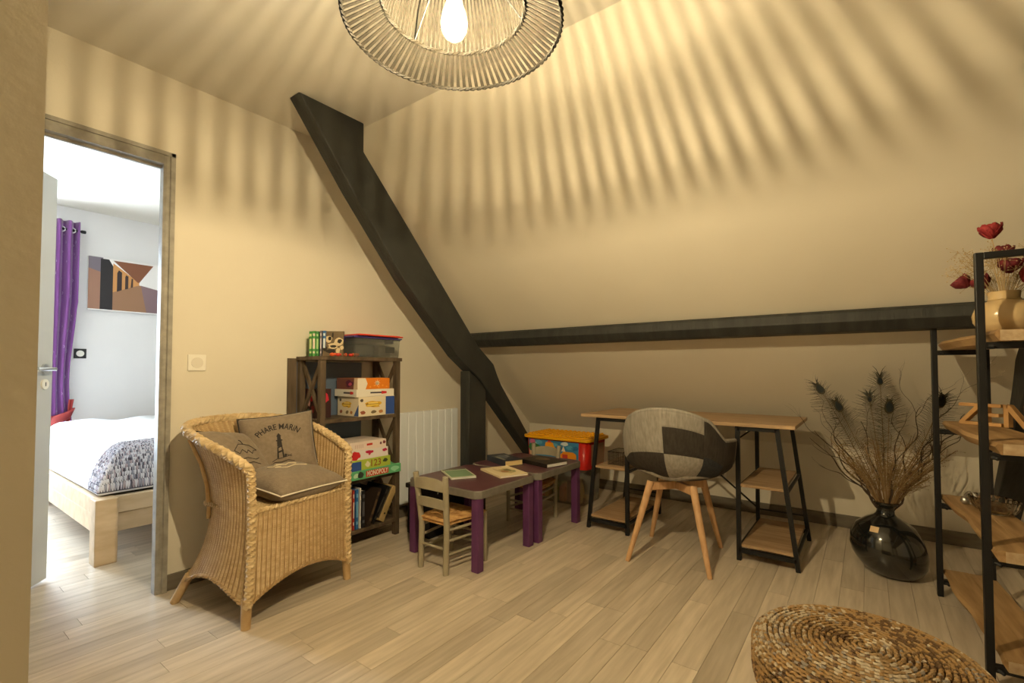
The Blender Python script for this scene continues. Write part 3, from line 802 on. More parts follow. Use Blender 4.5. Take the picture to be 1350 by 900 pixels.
for sd, u in (('f', .55), ('l', .62)):
    face('printed_mark', sd, [(u-.2,.42),(u+.14,.42),(u+.14,.62),(u-.2,.62)], (62, 56, 66)); face('printed_mark', sd, [(u+.10,.3),(u+.24,.38),(u+.24,.66),(u+.10,.74)], (206, 42, 46), 2)
t, face, txt = carton('puzzle_carton', 'orange and plum puzzle carton with white flower, on top of the upper stack', 'game box', .05, .262, -2.195, -1.955, z+.1635, z+.232, (226, 128, 34), 0)
face('printed_panel', 'f', [(.0,.0),(.24,.0),(.30,.5),(.24,1),(.0,1)], (236, 226, 210)); face('printed_panel', 'l', [(.0,.0),(1,.0),(1,1),(.0,1)], (122, 74, 62))
blob(face, 'l', .62, .5, .2, .3, (84, 26, 60), 2, 14); blob(face, 'l', .66, .45, .08, .16, (190, 80, 110), 3, 9); face('printed_panel', 'l', [(.82,0),(1,0),(1,1),(.86,1)], (214, 190, 160), 3)
for k in range(8):
    a = 2*PI*k/8; face('printed_petal', 'f', [(.60+.02*math.cos(a+1.2), .55+.08*math.sin(a+1.2)), (.60+.10*math.cos(a), .55+.33*math.sin(a)), (.60+.02*math.cos(a-1.2), .55+.08*math.sin(a-1.2))], (244, 222, 190), 2)
for k in range(5): blob(face, 'f', .38+.13*k, .2+.12*(k % 2), .03, .08, (240, 160, 60), 2, 8); 
t, face, txt = carton('game_carton', 'red and dark picture carton standing behind the crossed brace on the upper shelf', 'game box', .04, .155, -2.395, -2.30, z, z+.17, (58, 34, 34), 0)
blob(face, 'l', .5, .75, .34, .18, (206, 46, 66), 1, 14); blob(face, 'l', .35, .55, .12, .14, (220, 170, 160), 2, 10); blob(face, 'l', .7, .3, .18, .12, (130, 40, 38), 2, 10); blob(face, 'l', .3, .22, .15, .12, (74, 96, 74), 2, 10)
blob(face, 'f', .5, .7, .34, .18, (196, 46, 66), 1, 14)
# shelf three (z .405)
z = .4055
t, face, txt = carton('game_carton', 'long green game carton lettered in red, bottom of the lower stack', 'game box', .03, .285, -2.26, -1.878, z, z+.052, (96, 178, 128), 0)
face('printed_band', 'f', [(.30,.15),(.74,.15),(.74,.85),(.30,.85)], (196, 66, 42)); txt('MONOPOLY', 'f', .52, .5, .040, (240, 234, 222), .0008, .155)
blob(face, 'f', .2, .5, .05, .4, (60, 70, 62), 2, 10); blob(face, 'f', .12, .5, .05, .3, (190, 226, 196), 2, 10); blob(face, 'f', .87, .5, .08, .3, (150, 214, 176), 2, 12)
t, face, txt = carton('game_carton', 'lime green number game carton with blue end, third of the lower stack', 'game box', .04, .275, -2.24, -1.955, z+.0525, z+.113, (178, 196, 78), 0)
face('printed_panel', 'f', [(.0,.0),(.24,.0),(.24,.86),(.0,.86)], (56, 88, 162)); face('printed_panel', 'l', [(.0,.0),(1,.0),(1,1),(.0,1)], (64, 92, 160))
txt('123', 'f', .60, .5, .058, (150, 96, 48), .001); blob(face, 'f', .86, .6, .06, .2, (60, 74, 48), 2, 10); blob(face, 'f', .40, .5, .06, .28, (232, 226, 196), 2, 10)
t, face, txt = carton('game_carton', 'white game carton with red bird drawings, second of the lower stack', 'game box', .04, .27, -2.25, -1.97, z+.1135, z+.170, (234, 226, 226), 0)
blob(face, 'f', .14, .5, .14, .42, (206, 48, 54), 2, 14); blob(face, 'f', .50, .72, .11, .16, (196, 40, 80), 2, 11); blob(face, 'f', .90, .7, .07, .18, (190, 40, 86), 2, 11); blob(face, 'f', .5, .5, .03, .14, (196, 60, 90), 2, 9)
face('printed_panel', 'l', [(0,0),(1,0),(1,1),(0,1)], (206, 190, 184))
t, face, txt = carton('game_carton', 'slim pale pink game carton with small red mark, on top of the lower stack', 'game box', .04, .27, -2.245, -1.985, z+.1705, z+.220, (236, 220, 212), 0)
face('printed_logo', 'f', [(.44,.45),(.6,.47),(.6,.72),(.44,.70)], (196, 58, 46)); 
for k in range(5): face('printed_mark', 'f', [(.12+.05*k,.25),(.145+.05*k,.25),(.145+.05*k,.7),(.12+.05*k,.7)], (214, 188, 180), 1)
blob(face, 'f', .84, .55, .035, .2, (120, 80, 90), 2, 9); blob(face, 'f', .94, .6, .04, .22, (130, 60, 70), 2, 9)
t, face, txt = carton('game_carton', 'green and blue picture carton lying behind the wicker arm on the lower stack shelf', 'game box', .06, .255, -2.40, -2.275, z, z+.205, (92, 140, 64), 0)
blob(face, 'f', .5, .8, .3, .12, (60, 130, 176), 2, 12); blob(face, 'f', .7, .5, .2, .1, (222, 160, 60), 2, 12); blob(face, 'f', .3, .6, .15, .1, (226, 218, 70), 3, 12)
# bottom shelf books (z .105)
def book(name, label, w_, h_, th_, cov, loc, rot, page=(228, 218, 196), group=None, cat='book', spine=None):
    """upright book: spine faces +x, height z, thickness y; local origin at base centre"""
    t = bpy.data.objects.new(name, None); COL.objects.link(t); t.location = loc; t.rotation_euler = rot; tag(t, label, cat, group); t.empty_display_size = .05
    c = min(.0025, th_*.2)
    mb = MB(); mb.box(-w_/2, w_/2, -th_/2, -th_/2+c, 0, h_); mb.box(-w_/2, w_/2, th_/2-c, th_/2, 0, h_); mb.box(w_/2-c, w_/2, -th_/2+c, th_/2-c, 0, h_); mb.build('cover', pm(*cov), t)
    mb = MB(); mb.box(-w_/2+.004, w_/2-c, -th_/2+c, th_/2-c, .003, h_-.003); mb.build('pages', pm(*page), t)
    if spine:
        mb = MB(); e = w_/2+.0004
        for a, b in ((.12, .2), (.3, .7), (.8, .9)): mb.add([(e, -th_*.36, h_*a), (e, th_*.36, h_*a), (e, th_*.36, h_*b), (e, -th_*.36, h_*b)], [(0,1,2,3)])
        mb.build('spine_print', pm(*spine), t)
    return t
z = .1055
for k, (cov, sp, wd, h_, th_, lb) in enumerate([((196, 170, 140), (150, 90, 70), .19, .245, .014, 'slim beige book upright on the bottom shelf'),
        ((176, 60, 52), (230, 220, 210), .185, .235, .010, 'slim red book upright on the bottom shelf'),
        ((48, 110, 178), (120, 180, 220), .19, .235, .016, 'blue book upright between red and white spines on the bottom shelf'),
        ((232, 232, 230), (180, 190, 206), .19, .24, .008, 'thin white book upright on the bottom shelf'),
        ((32, 32, 38), (90, 90, 96), .19, .22, .02, 'black book upright on the bottom shelf')]):
    y_ = -2.225+k*.0225; book('upright_book', lb, wd, h_, th_, cov, (.155, y_, z), (0, 0, 0), spine=sp)
o = book('leaning_book', 'dark brown book leaning steeply on the bottom shelf', .19, .225, .02, (54, 42, 34), (.16, -2.10, z+.004), (math.radians(-22), 0, 0), spine=(96, 78, 56))
o = book('leaning_book', 'black glossy book leaning beside the wooden box on the bottom shelf', .20, .24, .018, (22, 22, 24), (.15, -2.065, z+.005), (math.radians(-30), 0, 0), spine=(60, 58, 54))
t = bpy.data.objects.new('wooden_game_box', None); COL.objects.link(t); t.location = (.16, -2.01, z+.008); t.rotation_euler = (math.radians(-29), 0, 0); tag(t, 'flat pale wooden game box leaning on the bottom shelf', 'game box')
mb = MB(); mb.box(-.1, .1, -.02, .02, 0, .225); mb.build('body', mat('pale_game_wood', (.36, .25, .10), .55, col2=(.44, .32, .15), scale=12), t, bevel=.003)
mb = MB(); mb.box(-.09, .09, -.0215, -.02, .012, .213); mb.build('sliding_lid', mat('dark_game_lid', (.06, .05, .04), .5), t)
mb = MB(); mb.tube([(.1, 0, .05), (.102, 0, .05)], .006, 10); mb.build('clasp', M_black, t)

# top of bookcase
z = bzt+.0005
for k, (cov, sp, th_, h_, lb) in enumerate([((62, 132, 66), (196, 206, 150), .016, .146, 'green paperback with yellow marks at the wall end of the bookcase top'), ((84, 158, 80), (214, 200, 190), .017, .148, 'bright green paperback second along the bookcase top'),
        ((58, 124, 64), (160, 200, 140), .015, .146, 'dark green paperback between bright green and white spines on the bookcase top'),
        ((108, 104, 112), (196, 190, 196), .010, .150, 'thin grey book beside the green paperbacks on the bookcase top'),
        ((52, 96, 150), (208, 220, 228), .016, .150, 'blue and white book beside the grey comic on the bookcase top')]):
    ra = math.radians(-50); sx_, sy_ = .115+k*.0195*.77, -2.412+k*.0195*.64
    book('upright_book', lb, .14, h_, th_, cov, (sx_-.07*math.cos(ra), sy_-.07*math.sin(ra), z), (0, 0, ra), spine=sp)
t = bpy.data.objects.new('comic_book', None); COL.objects.link(t); t.location = (.214, -2.330, z+.001); t.rotation_euler = (math.radians(-8), 0, math.radians(40)); tag(t, 'brown comic book with a cartoon cover facing out on the bookcase top', 'book')
mb = MB(); mb.box(-.058, .058, -.006, .006, 0, .148); mb.build('cover', pm(104, 88, 66), t)
mb = MB(); mb.box(-.056, .055, -.004, .004, .001, .1485); mb.build('pages', pm(226, 216, 196), t)
random.seed(21)
mb = MB()
for (u, v, r1, r2, mi) in ((-.03,.10,.026,.02,0),(.03,.085,.028,.022,0),(.0,.06,.03,.018,0),(-.02,.105,.01,.012,1),(.036,.09,.014,.013,1),(.0,.058,.018,.008,1),(-.005,.125,.006,.018,1),(-.01,.03,.03,.013,1),(.03,.03,.012,.02,0),(-.045,.045,.012,.016,1),(.05,.05,.010,.014,0)):
    vs = [(u+r1*math.cos(2*PI*i/12)*random.uniform(.75, 1.2), -.0064-.0003*mi, v+r2*math.sin(2*PI*i/12)*random.uniform(.75, 1.2)) for i in range(12)]
    mb.add(vs, [tuple(range(12))], mi)
mb.build('cover_print', [pm(204, 186, 150), pm(36, 30, 26)], t)
# plastic storage box with violet lid and a red lid on it
M_clear = mat('clear_plastic', (.80, .82, .80), .12, trans=.93, ior=1.25)
t = thing('storage_box', 'clear plastic storage box with violet lid on top of the bookcase', 'storage box', (.135, -2.045, z))
mb = MB()
def tub(mb, hx, hy, h, k, th=.0025):
    a = [(-hx*k, -hy*k), (hx*k, -hy*k), (hx*k, hy*k), (-hx*k, hy*k)]; b = [(-hx, -hy), (hx, -hy), (hx, hy), (-hx, hy)]
    mb.add([(p[0], p[1], 0) for p in a]+[(p[0], p[1], h) for p in b], [(0,1,2,3)]+[(i, (i+1) % 4, 4+(i+1) % 4, 4+i) for i in range(4)])
tub(mb, .125, .172, .118, .955); o = mb.build('tub', M_clear, t); md = o.modifiers.new('wall', 'SOLIDIFY'); md.thickness = .0025
mb = MB(); mb.box(-.128, .128, -.176, .176, .110, .116); o = mb.build('tub_rim', M_clear, t, bevel=.002)
M_violet = plain('violet_plastic', 66, 58, 128, .35); M_redp = plain('red_plastic', 214, 62, 38, .35)
mb = MB(); mb.box(-.136, .136, -.183, .183, .1165, .124); mb.box(-.118, .118, -.165, .165, .124, .130); lo_ = mb.build('lid', M_violet, t, bevel=.003)
for sg in (-1, 1):
    mb = MB(); mb.box(-.04, .04, sg*.185-.006, sg*.185+.006, .095, .127); mb.build('clip', M_violet, lo_, bevel=.002)
mb = MB(); mb.box(.03, .06, .128-.1, .128-.04, .03, .07); 
mb = MB(); mb.box(.1215, .1235, .06, .13, .03, .068); mb.build('sticker', pm(70, 70, 66), t)
for (lb, c, bx_) in (('grey folded bag inside the clear storage box', (96, 98, 92), (.04, .235, -2.20, -2.03)), ('beige carton inside the clear storage box', (136, 124, 100), (.04, .23, -2.02, -1.90))):
    t2 = thing('folded_bag' if 'bag' in lb else 'small_carton', lb, 'bag' if 'bag' in lb else 'carton', ((bx_[0]+bx_[1])/2, (bx_[2]+bx_[3])/2, z+.004))
    hx, hy = (bx_[1]-bx_[0])/2-.012, (bx_[3]-bx_[2])/2-.012
    mb = MB(); mb.box(-hx, hx, -hy, hy, 0, .075); mb.build('body', pm(*c, .7), t2, bevel=.012, segs=3)
    mb = MB(); mb.box(-hx*.8, hx*.8, -hy*.1, hy*.1, .075, .078); mb.build('fold', pm(*[int(q*.8) for q in c], .7), t2)
t = thing('flat_lid', 'red plastic lid lying on the violet box lid', 'lid', (.165, -2.03, z+.1305))
mb = MB(); mb.box(-.11, .112, -.168, .172, 0, .008); mb.build('panel', M_redp, t, bevel=.003)
mb = MB(); mb.box(-.095, .097, -.153, .157, .008, .011); mb.build('raised_centre', M_redp, t, bevel=.002)
# heap of orange toys
random.seed(31)
for k in range(9):
    c = [(206, 86, 40), (196, 52, 38), (214, 140, 70), (150, 84, 54)][k % 4]; lb = ['orange', 'red', 'pale orange', 'brown'][k % 4]
    xx, yy = .235+random.uniform(-.02, .02), -2.335+k*.019
    t = thing('plastic_figure', '%s little plastic figure lying on the bookcase edge' % lb, 'toy', (xx, yy, z), random.uniform(0, 6), 'small plastic figures on the bookcase edge')
    s_ = random.uniform(.8, 1.1); mb = MB(); mb.ball((0, 0, .012*s_), .012*s_, 9, 6, (1.4, .8, 1)); mb.build('body', pm(*c), t, smooth=True)
    mb = MB(); mb.ball((.017*s_, 0, .014*s_), .008*s_, 8, 5); mb.build('head', pm(*c), t, smooth=True)
    mb = MB(); mb.tube([(0, .008*s_, .01), (.008, .02*s_, .008)], .004*s_, 6); mb.build('arm', pm(*c), t, smooth=True)

# ================================================================== CHILDREN'S TABLES AND CHAIRS
def ktable(label, x0, x1, y0, y1):
    t = thing('childrens_table', label, 'table', ((x0+x1)/2, (y0+y1)/2, 0), 0)
    hx, hy = (x1-x0)/2, (y1-y0)/2; c = .03; H_ = .425
    def oct_(g): return [(-hx+g+c, -hy+g), (hx-g-c, -hy+g), (hx-g, -hy+g+c), (hx-g, hy-g-c), (hx-g-c, hy-g), (-hx+g+c, hy-g), (-hx+g, hy-g-c), (-hx+g, -hy+g+c)]
    mb = MB(); mb.prism(oct_(0), 'z', H_-.043, H_-.001); mb.build('edge_frame', M_pedge, t, bevel=.004)
    mb = MB(); mb.prism(oct_(.007), 'z', H_-.003, H_); mb.build('tabletop', M_ptop, t)
    for sx in (-1, 1):
        for sy in (-1, 1):
            mb = MB(); a, b = sx*(hx-.036), sy*(hy-.036); mb.box(a-.0235, a+.0235, b-.0235, b+.0235, 0, H_-.043); mb.build('leg', M_purple, t, bevel=.004)
    return t
ktable("purple children's table with grey edge nearest the bookcase", .54, 1.09, -2.05, -1.512)
ktable("purple children's table with grey edge beside the toy bins", .54, 1.10, -1.497, -.945)
def kchair(label, loc, rz):
    """front = +y"""
    t = thing('childrens_chair', label, 'chair', loc, rz, None)
    wb, wf, yb, yf = .093, .128, -.135, .135
    for sx in (-1, 1):
        mb = MB(); mb.tube([(sx*wb, yb, 0), (sx*wb, yb+.006, .24), (sx*(wb+.018), yb-.024, .508)], [.0155, .0165, .0155], 8); mb.build('back_post', M_kchair, t, smooth=True)
        mb = MB(); mb.tube([(sx*wf, yf, 0), (sx*wf, yf, .275)], .0135, 8); mb.build('leg', M_kchair, t, smooth=40)
        for z in (.10, .17, .225):
            mb = MB(); mb.tube([(sx*wb, yb, z), (sx*wf, yf, z)], .0075, 6); mb.build('rung', M_kchair, t, smooth=True)
    for (yy, wd, z) in ((yb, wb, .13), (yf, wf, .15), (yf, wf, .09)):
        mb = MB(); mb.tube([(-wd, yy, z), (wd, yy, z)], .0075, 6); mb.build('rung', M_kchair, t, smooth=True)
    for z0, z1, arch in ((.428, .478, .016), (.335, .380, .008)):
        mb = MB(); n = 10; vs = []; fs = []
        for i in range(n+1):
            u = -1+2*i/n; x = u*(wb+(.014 if z0 > .4 else .007)); q = (1-u*u); yy = yb-.012-.010*q-(.012 if z0 > .4 else .002)
            for dy in (-.006, .006): vs += [(x, yy+dy, z0+.004*q), (x, yy+dy, z1+arch*q)]
        for i in range(n):
            a = i*4; b = a+4; fs += [(a, a+1, b+1, b), (a+2, b+2, b+3, a+3), (a+1, a+3, b+3, b+1), (a, b, b+2, a+2)]
        fs += [(0, 2, 3, 1), (4*n, 4*n+1, 4*n+3, 4*n+2)]
        mb.add(vs, fs); mb.build('back_slat', M_kchair, t, smooth=40)
    mb = MB(); N = 15
    for i in range(N):
        k = 1-(i+.3)/N
        def c_(sx, sy): 
            y = yf*1.04*k if sy > 0 else yb*1.04*k; wd = (wf if sy > 0 else wb)*1.08*k; return Vector((sx*wd, y, .262+.016*(1-abs(k-.55))))
        cs = [c_(-1, -1), c_(1, -1), c_(1, 1), c_(-1, 1)]; pts = []
        for a in range(4):
            p, q = cs[a], cs[(a+1) % 4]
            for s_ in range(4): pts.append(p.lerp(q, s_/4)+Vector((0, 0, .0025*math.sin(s_*2.1+i*1.7))))
        mb.tube(pts, .0068, 5, closed=True)
    o = mb.build('rush_seat', M_rush, t, smooth=True); o['kind'] = 'stuff'
    mb = MB(); mb.prism([(-wb*1.05, yb*1.02), (wb*1.05, yb*1.02), (wf*1.05, yf*1.02), (-wf*1.05, yf*1.02)], 'z', .248, .262); mb.build('seat_frame', M_rush, t, bevel=.006)
    return t
kchair("small grey ladder-back chair with rush seat pushed under the table by the bookcase", (.86, -2.01, 0), 0)
kchair("small grey ladder-back chair with rush seat between the purple table and toy bins", (.80, -1.105, 0), PI)

# books on the tables
def flat_book(name, label, corners, z, th_, cov, page=(232, 224, 208), pics=(), cat='book'):
    """corners: four floor-plan points, order: left, near, right, far"""
    P_ = [Vector((c[0], c[1], 0)) for c in corners]; c0 = sum(P_, Vector())/4
    ux = ((P_[2]-P_[1])+(P_[3]-P_[0])).normalized(); L_ = ((P_[2]-P_[1]).length+(P_[3]-P_[0]).length)/2; W_ = ((P_[1]-P_[0]).length+(P_[2]-P_[3]).length)/2
    rz = math.atan2(ux.y, ux.x)
    t = thing(name, label, cat, (c0.x, c0.y, z), rz)
    c = min(.003, th_*.18); hx, hy = L_/2, W_/2
    mb = MB(); mb.box(-hx, hx, -hy, hy, 0, c); mb.box(-hx, hx, -hy, hy, th_-c, th_); mb.box(-hx, -hx+c, -hy, hy, c, th_-c); mb.build('cover', pm(*cov), t, bevel=.0008)
    mb = MB(); mb.box(-hx+c, hx-.004, -hy+.004, hy-.004, c, th_-c); mb.build('pages', pm(*page), t)
    rnd = random.Random(int(L_*9999))
    for (u, v, ru, rv, col, n) in pics:
        e = th_+.0004+.0002*rnd.random()
        mb = MB()
        if n == 4: vs = [((u-ru)*hx, (v-rv)*hy, e), ((u+ru)*hx, (v-rv)*hy, e), ((u+ru)*hx, (v+rv)*hy, e), ((u-ru)*hx, (v+rv)*hy, e)]
        else: vs = [((u+ru*math.cos(2*PI*i/n)*rnd.uniform(.75, 1.2))*hx, (v+rv*math.sin(2*PI*i/n)*rnd.uniform(.75, 1.2))*hy, e) for i in range(n)]
        mb.add(vs, [tuple(range(n))]); mb.build('cover_print', pm(*col), t)
    return t, hx, hy
TZ = .4255
flat_book('picture_book', 'green landscape picture book lying near the small ladder-back chair', [(.575, -1.80), (.78, -1.93), (.86, -1.80), (.655, -1.67)], TZ, .010, (206, 210, 190), (236, 236, 240),
          [(0, -.1, .9, .75, (120, 150, 116), 4), (.2, .3, .4, .3, (88, 112, 90), 12), (-.3, -.3, .5, .3, (150, 172, 120), 12), (.4, .1, .12, .14, (170, 90, 60), 9), (0, .86, .95, .1, (84, 90, 70), 4)])
flat_book('picture_book', 'cream picture book with a village drawing lying at the table join', [(.745, -1.62), (.985, -1.74), (1.062, -1.565), (.825, -1.445)], TZ, .012, (222, 206, 168), (238, 236, 232),
          [(.15, -.1, .55, .5, (186, 170, 120), 14), (.3, 0, .25, .28, (128, 126, 84), 11), (-.05, -.2, .25, .22, (170, 126, 82), 10), (.5, -.3, .12, .14, (110, 130, 100), 9), (-.35, .1, .12, .5, (200, 182, 140), 8)])
t, hx, hy = flat_book('thick_book', 'thick dark blue paperback lying on the table by the post', [(.565, -1.335), (.80, -1.455), (.855, -1.33), (.62, -1.21)], TZ, .038, (48, 54, 66), (222, 196, 140),
          [(-.1, .1, .5, .5, (96, 104, 112), 10), (.4, .2, .3, .3, (140, 142, 140), 9), (-.7, -.2, .14, .5, (150, 148, 130), 4)])
t, hx, hy = flat_book('hardback_book', 'black hardback book with white pages lying on the table by the toy bins', [(.80, -1.225), (1.035, -1.365), (1.082, -1.175), (.845, -1.045)], TZ, .026, (26, 24, 24), (240, 238, 232),
          [(.1, .2, .45, .4, (88, 72, 52), 10), (.3, .0, .2, .22, (122, 92, 60), 9)])

# black crate under the table
t = thing('black_crate', 'black plastic crate under the purple table by the radiator', 'crate', (.40, -1.66, 0))
mb = MB(); a = .10; b = .17; h = .325
mb.box(-a, a, -b, b, 0, .01); mb.box(-a, -a+.01, -b, b, .01, h); mb.box(a-.01, a, -b, b, .01, h); mb.box(-a+.01, a-.01, -b, -b+.01, .01, h); mb.box(-a+.01, a-.01, b-.01, b, .01, h)
mb.build('body', M_blackpl, t, bevel=.004)
mb = MB(); mb.box(-a-.012, a+.012, -b-.012, b+.012, h-.03, h); mb.build('rim', M_blackpl, t, bevel=.004)
for k in range(6):
    mb = MB(); y = -.11+k*.044; mb.tube([(a+.012, y, h-.05), (a+.014, y, h-.05)], .006, 8); mb.build('stud', pm(190, 190, 186), t)

# ================================================================== TOY BINS
M_yel = plain('yellow_plastic', 232, 168, 18, .35); M_rd = plain('toy_red_plastic', 190, 32, 24, .35)
M_bin = mat('milky_clear_plastic', (.86, .82, .74), .2, trans=.85, ior=1.2)
tb = thing('toy_bin', 'red toy bin with yellow studded lid and castle picture, stacked on another bin', 'toy bin', (.715, -.51, .292))
hx, hy, h = .292, .182, .215
def ro(hx, hy, r, n=5):
    pts = []
    for cx, cy, a0 in ((hx-r, hy-r, 0), (-hx+r, hy-r, PI/2), (-hx+r, -hy+r, PI), (hx-r, -hy+r, 1.5*PI)):
        for i in range(n+1): a = a0+PI/2*i/n; pts.append((cx+r*math.cos(a), cy+r*math.sin(a)))
    return pts
def tub2(t, nm, hx, hy, h, k, m, r=.05, z0=0):
    mb = MB(); a = ro(hx*k, hy*k, r*.8); b = ro(hx, hy, r); n = len(a)
    mb.add([(p[0], p[1], z0) for p in a]+[(p[0], p[1], z0+h) for p in b], [tuple(range(n))[::-1]]+[(i, (i+1) % n, n+(i+1) % n, n+i) for i in range(n)])
    o = mb.build(nm, m, t, smooth=40); md = o.modifiers.new('wall', 'SOLIDIFY'); md.thickness = .003; return o
tub2(tb, 'body', hx-.008, hy-.008, h, .95, M_rd)
mb = MB(); mb.prism(ro(hx+.014, hy+.014, .055), 'z', h, h+.022); lidp = mb.build('lid', M_yel, tb, bevel=.004)
mb = MB(); mb.prism(ro(hx-.01, hy-.01, .045), 'z', h+.022, h+.03); mb.build('lid_step', M_yel, lidp, bevel=.003)
stm = MB(); stm.lathe([(.0115, 0), (.0115, .009), (.0, .009)], 10); stme = stm.mesh('stud', M_yel, 40)
for i in range(13):
    for j in range(8): link('stud', stme, lidp, (-.252+i*.042, -.147+j*.042, h+.03))
def face_y(nm, poly, col, d, par):      # front label, slightly proud of the tapered front wall
    def P_(a, b): k = .95+.05*b; return (-hx*.86*k+a*hx*1.66*k, -(hy-.008)*k-.001-.0005*d, b*h)
    mb = MB(); mb.add([P_(a, b) for a, b in poly], [tuple(range(len(poly)))]); return mb.build(nm, pm(*col), par)
def fblob(u, v, ru, rv, col, d, n=10, seed=0):
    r_ = random.Random(seed*7+int(u*100)); face_y('printed_figure', [(u+ru*math.cos(2*PI*i/n)*r_.uniform(.7, 1.2), v+rv*math.sin(2*PI*i/n)*r_.uniform(.7, 1.2)) for i in range(n)], col, d, tb)
face_y('printed_label', [(0,.04),(.96,.04),(.96,.95),(0,.95)], (60, 128, 172), 1, tb)
for k in range(9): fblob(.1+.1*k, .78+.1*math.sin(k*2.3), .07, .08, [(206, 214, 214), (90, 160, 196), (40, 100, 150)][k % 3], 2, 9, k)
fblob(.07, .86, .07, .1, (196, 96, 140), 3); fblob(.12, .62, .14, .2, (52, 112, 66), 3); fblob(.3, .55, .14, .12, (66, 128, 74), 3)
face_y('printed_castle', [(.26,.45),(.56,.45),(.56,.66),(.50,.74),(.48,.88),(.34,.88),(.32,.72),(.26,.66)], (226, 150, 28), 4, tb)
face_y('printed_castle', [(.34,.52),(.48,.52),(.48,.70),(.34,.70)], (196, 54, 36), 5, tb); face_y('printed_castle', [(.36,.55),(.46,.55),(.46,.66),(.36,.66)], (160, 190, 210), 6, tb)
face_y('printed_castle', [(.36,.88),(.46,.88),(.41,.97)], (206, 60, 40), 5, tb)
face_y('printed_castle', [(.62,.25),(.92,.25),(.92,.52),(.86,.60),(.68,.60),(.62,.48)], (220, 140, 30), 4, tb); face_y('printed_castle', [(.66,.3),(.76,.3),(.76,.5),(.66,.5)], (190, 60, 46), 5, tb)
face_y('printed_castle', [(.64,.6),(.72,.6),(.68,.8)], (232, 214, 190), 5, tb)
face_y('printed_ground', [(0,.04),(.96,.04),(.96,.26),(0,.3)], (86, 140, 84), 3, tb)
for k in range(6): fblob(.2+.13*k, .16, .06, .08, [(30, 96, 100), (196, 60, 44), (226, 190, 60)][k % 3], 6, 9, k+3)
face_y('printed_ground', [(.0,.04),(.06,.04),(.06,.5),(0,.52)], (214, 178, 140), 5, tb)
mb = MB(); k_ = .975; mb.add([(hx-.0065, -.11, .03), (hx-.0065, .11, .03), (hx-.0055, .11, .19), (hx-.0055, -.11, .19)], [(0,1,2,3)]); mb.build('side_label', pm(150, 120, 96), tb)
lb = thing('storage_bin', 'milky clear plastic bin of toys on the floor under the red toy bin', 'storage bin', (.69, -.47, 0))
tub2(lb, 'tub', .25, .165, .265, .93, M_bin, .045)
mb = MB(); mb.prism(ro(.262, .177, .05), 'z', .265, .289); mb.build('lid', M_bin, lb, bevel=.004)
mb = MB(); mb.prism(ro(.236, .157, .04), 'z', .0, .004); 
random.seed(44)
toycols = [(196, 60, 40), (214, 170, 60), (150, 170, 70), (200, 110, 60), (120, 60, 60), (226, 200, 120)]; tnm = ['red', 'yellow', 'green', 'orange', 'maroon', 'cream']
for k in range(12):
    a, b = k % 6, k//6
    t = thing('toy_block', '%s toy block inside the milky clear bin' % tnm[k % 6], 'toy', (.515+a*.07, -.57+b*.13, .006), random.uniform(-.12, .12), 'toy blocks inside the clear bin')
    s_ = .027; hh = random.uniform(.10, .2)
    mb = MB(); mb.box(-s_, s_, -s_, s_, 0, hh); mb.build('body', pm(*toycols[k % 6]), t, bevel=.006)
    for dx in (-.012, .012):
        mb = MB(); mb.tube([(dx, 0, hh), (dx, 0, hh+.008)], .008, 8); mb.build('stud', pm(*toycols[k % 6]), t)

# ================================================================== DESK
dk = thing('desk', 'oak topped desk on two black metal trestle shelves under the slope', 'desk', (0, 0, 0))
dz = .742
mb = MB(); mb.box(1.145, 2.405, -1.05, -.42, dz, dz+.02); mb.build('desktop', M_oak, dk, bevel=.002)
def leg_unit(xo_b, xo_t, xi, s_):
    """xo: outer post at bottom and top, xi: inner upright post"""
    w_ = .022; yf, yb = -1.02, -.44
    for yy, yt in ((yf, yf), (yb, yb)):
        for (a, b) in ((xo_b, xo_t), (xi, xi)):
            mb = MB(); mb.obox((a, yy, 0), (b, yt, dz), w_, w_, up=(0, 1, 0)); mb.build('post', M_black, dk)
        mb = MB(); mb.obox((xo_t, yy, dz-.012), (xi, yy, dz-.012), w_, w_); mb.build('top_bar', M_black, dk)
        mb = MB(); mb.obox((xo_b+(xo_t-xo_b)*.07, yy, .055), (xi, yy, .055), w_, w_); mb.build('bottom_bar', M_black, dk)
    for z, k in ((.075, .1), (.405, .545)):
        a = xo_b+(xo_t-xo_b)*k; x0, x1 = sorted((a, xi))
        mb = MB(); mb.box(x0+.012, x1-.012, yf+.0, yb, z, z+.016); mb.build('shelf', M_oak, dk, bevel=.001)
        mb = MB()
        for xx in (a, xi): mb.obox((xx, yf, z-.006), (xx, yb, z-.006), .014, .012)
        mb.build('shelf_bearer', M_black, dk)
    mb = MB()
    mb.obox((xo_b+(xo_t-xo_b)*.2, yb, .15), (xi, yb, .15), .008, .008); mb.build('rail', M_black, dk)
leg_unit(2.405, 2.315, 2.120, 1); leg_unit(1.185, 1.262, 1.462, -1)
for z0, z1 in ((.68, .16), (.16, .68)):
    mb = MB(); mb.obox((1.472, -.44+(.006 if z0 > z1 else -.006), z0), (2.11, -.44+(.006 if z0 > z1 else -.006), z1), .008, .010); mb.build('cross_rod', M_black, dk)
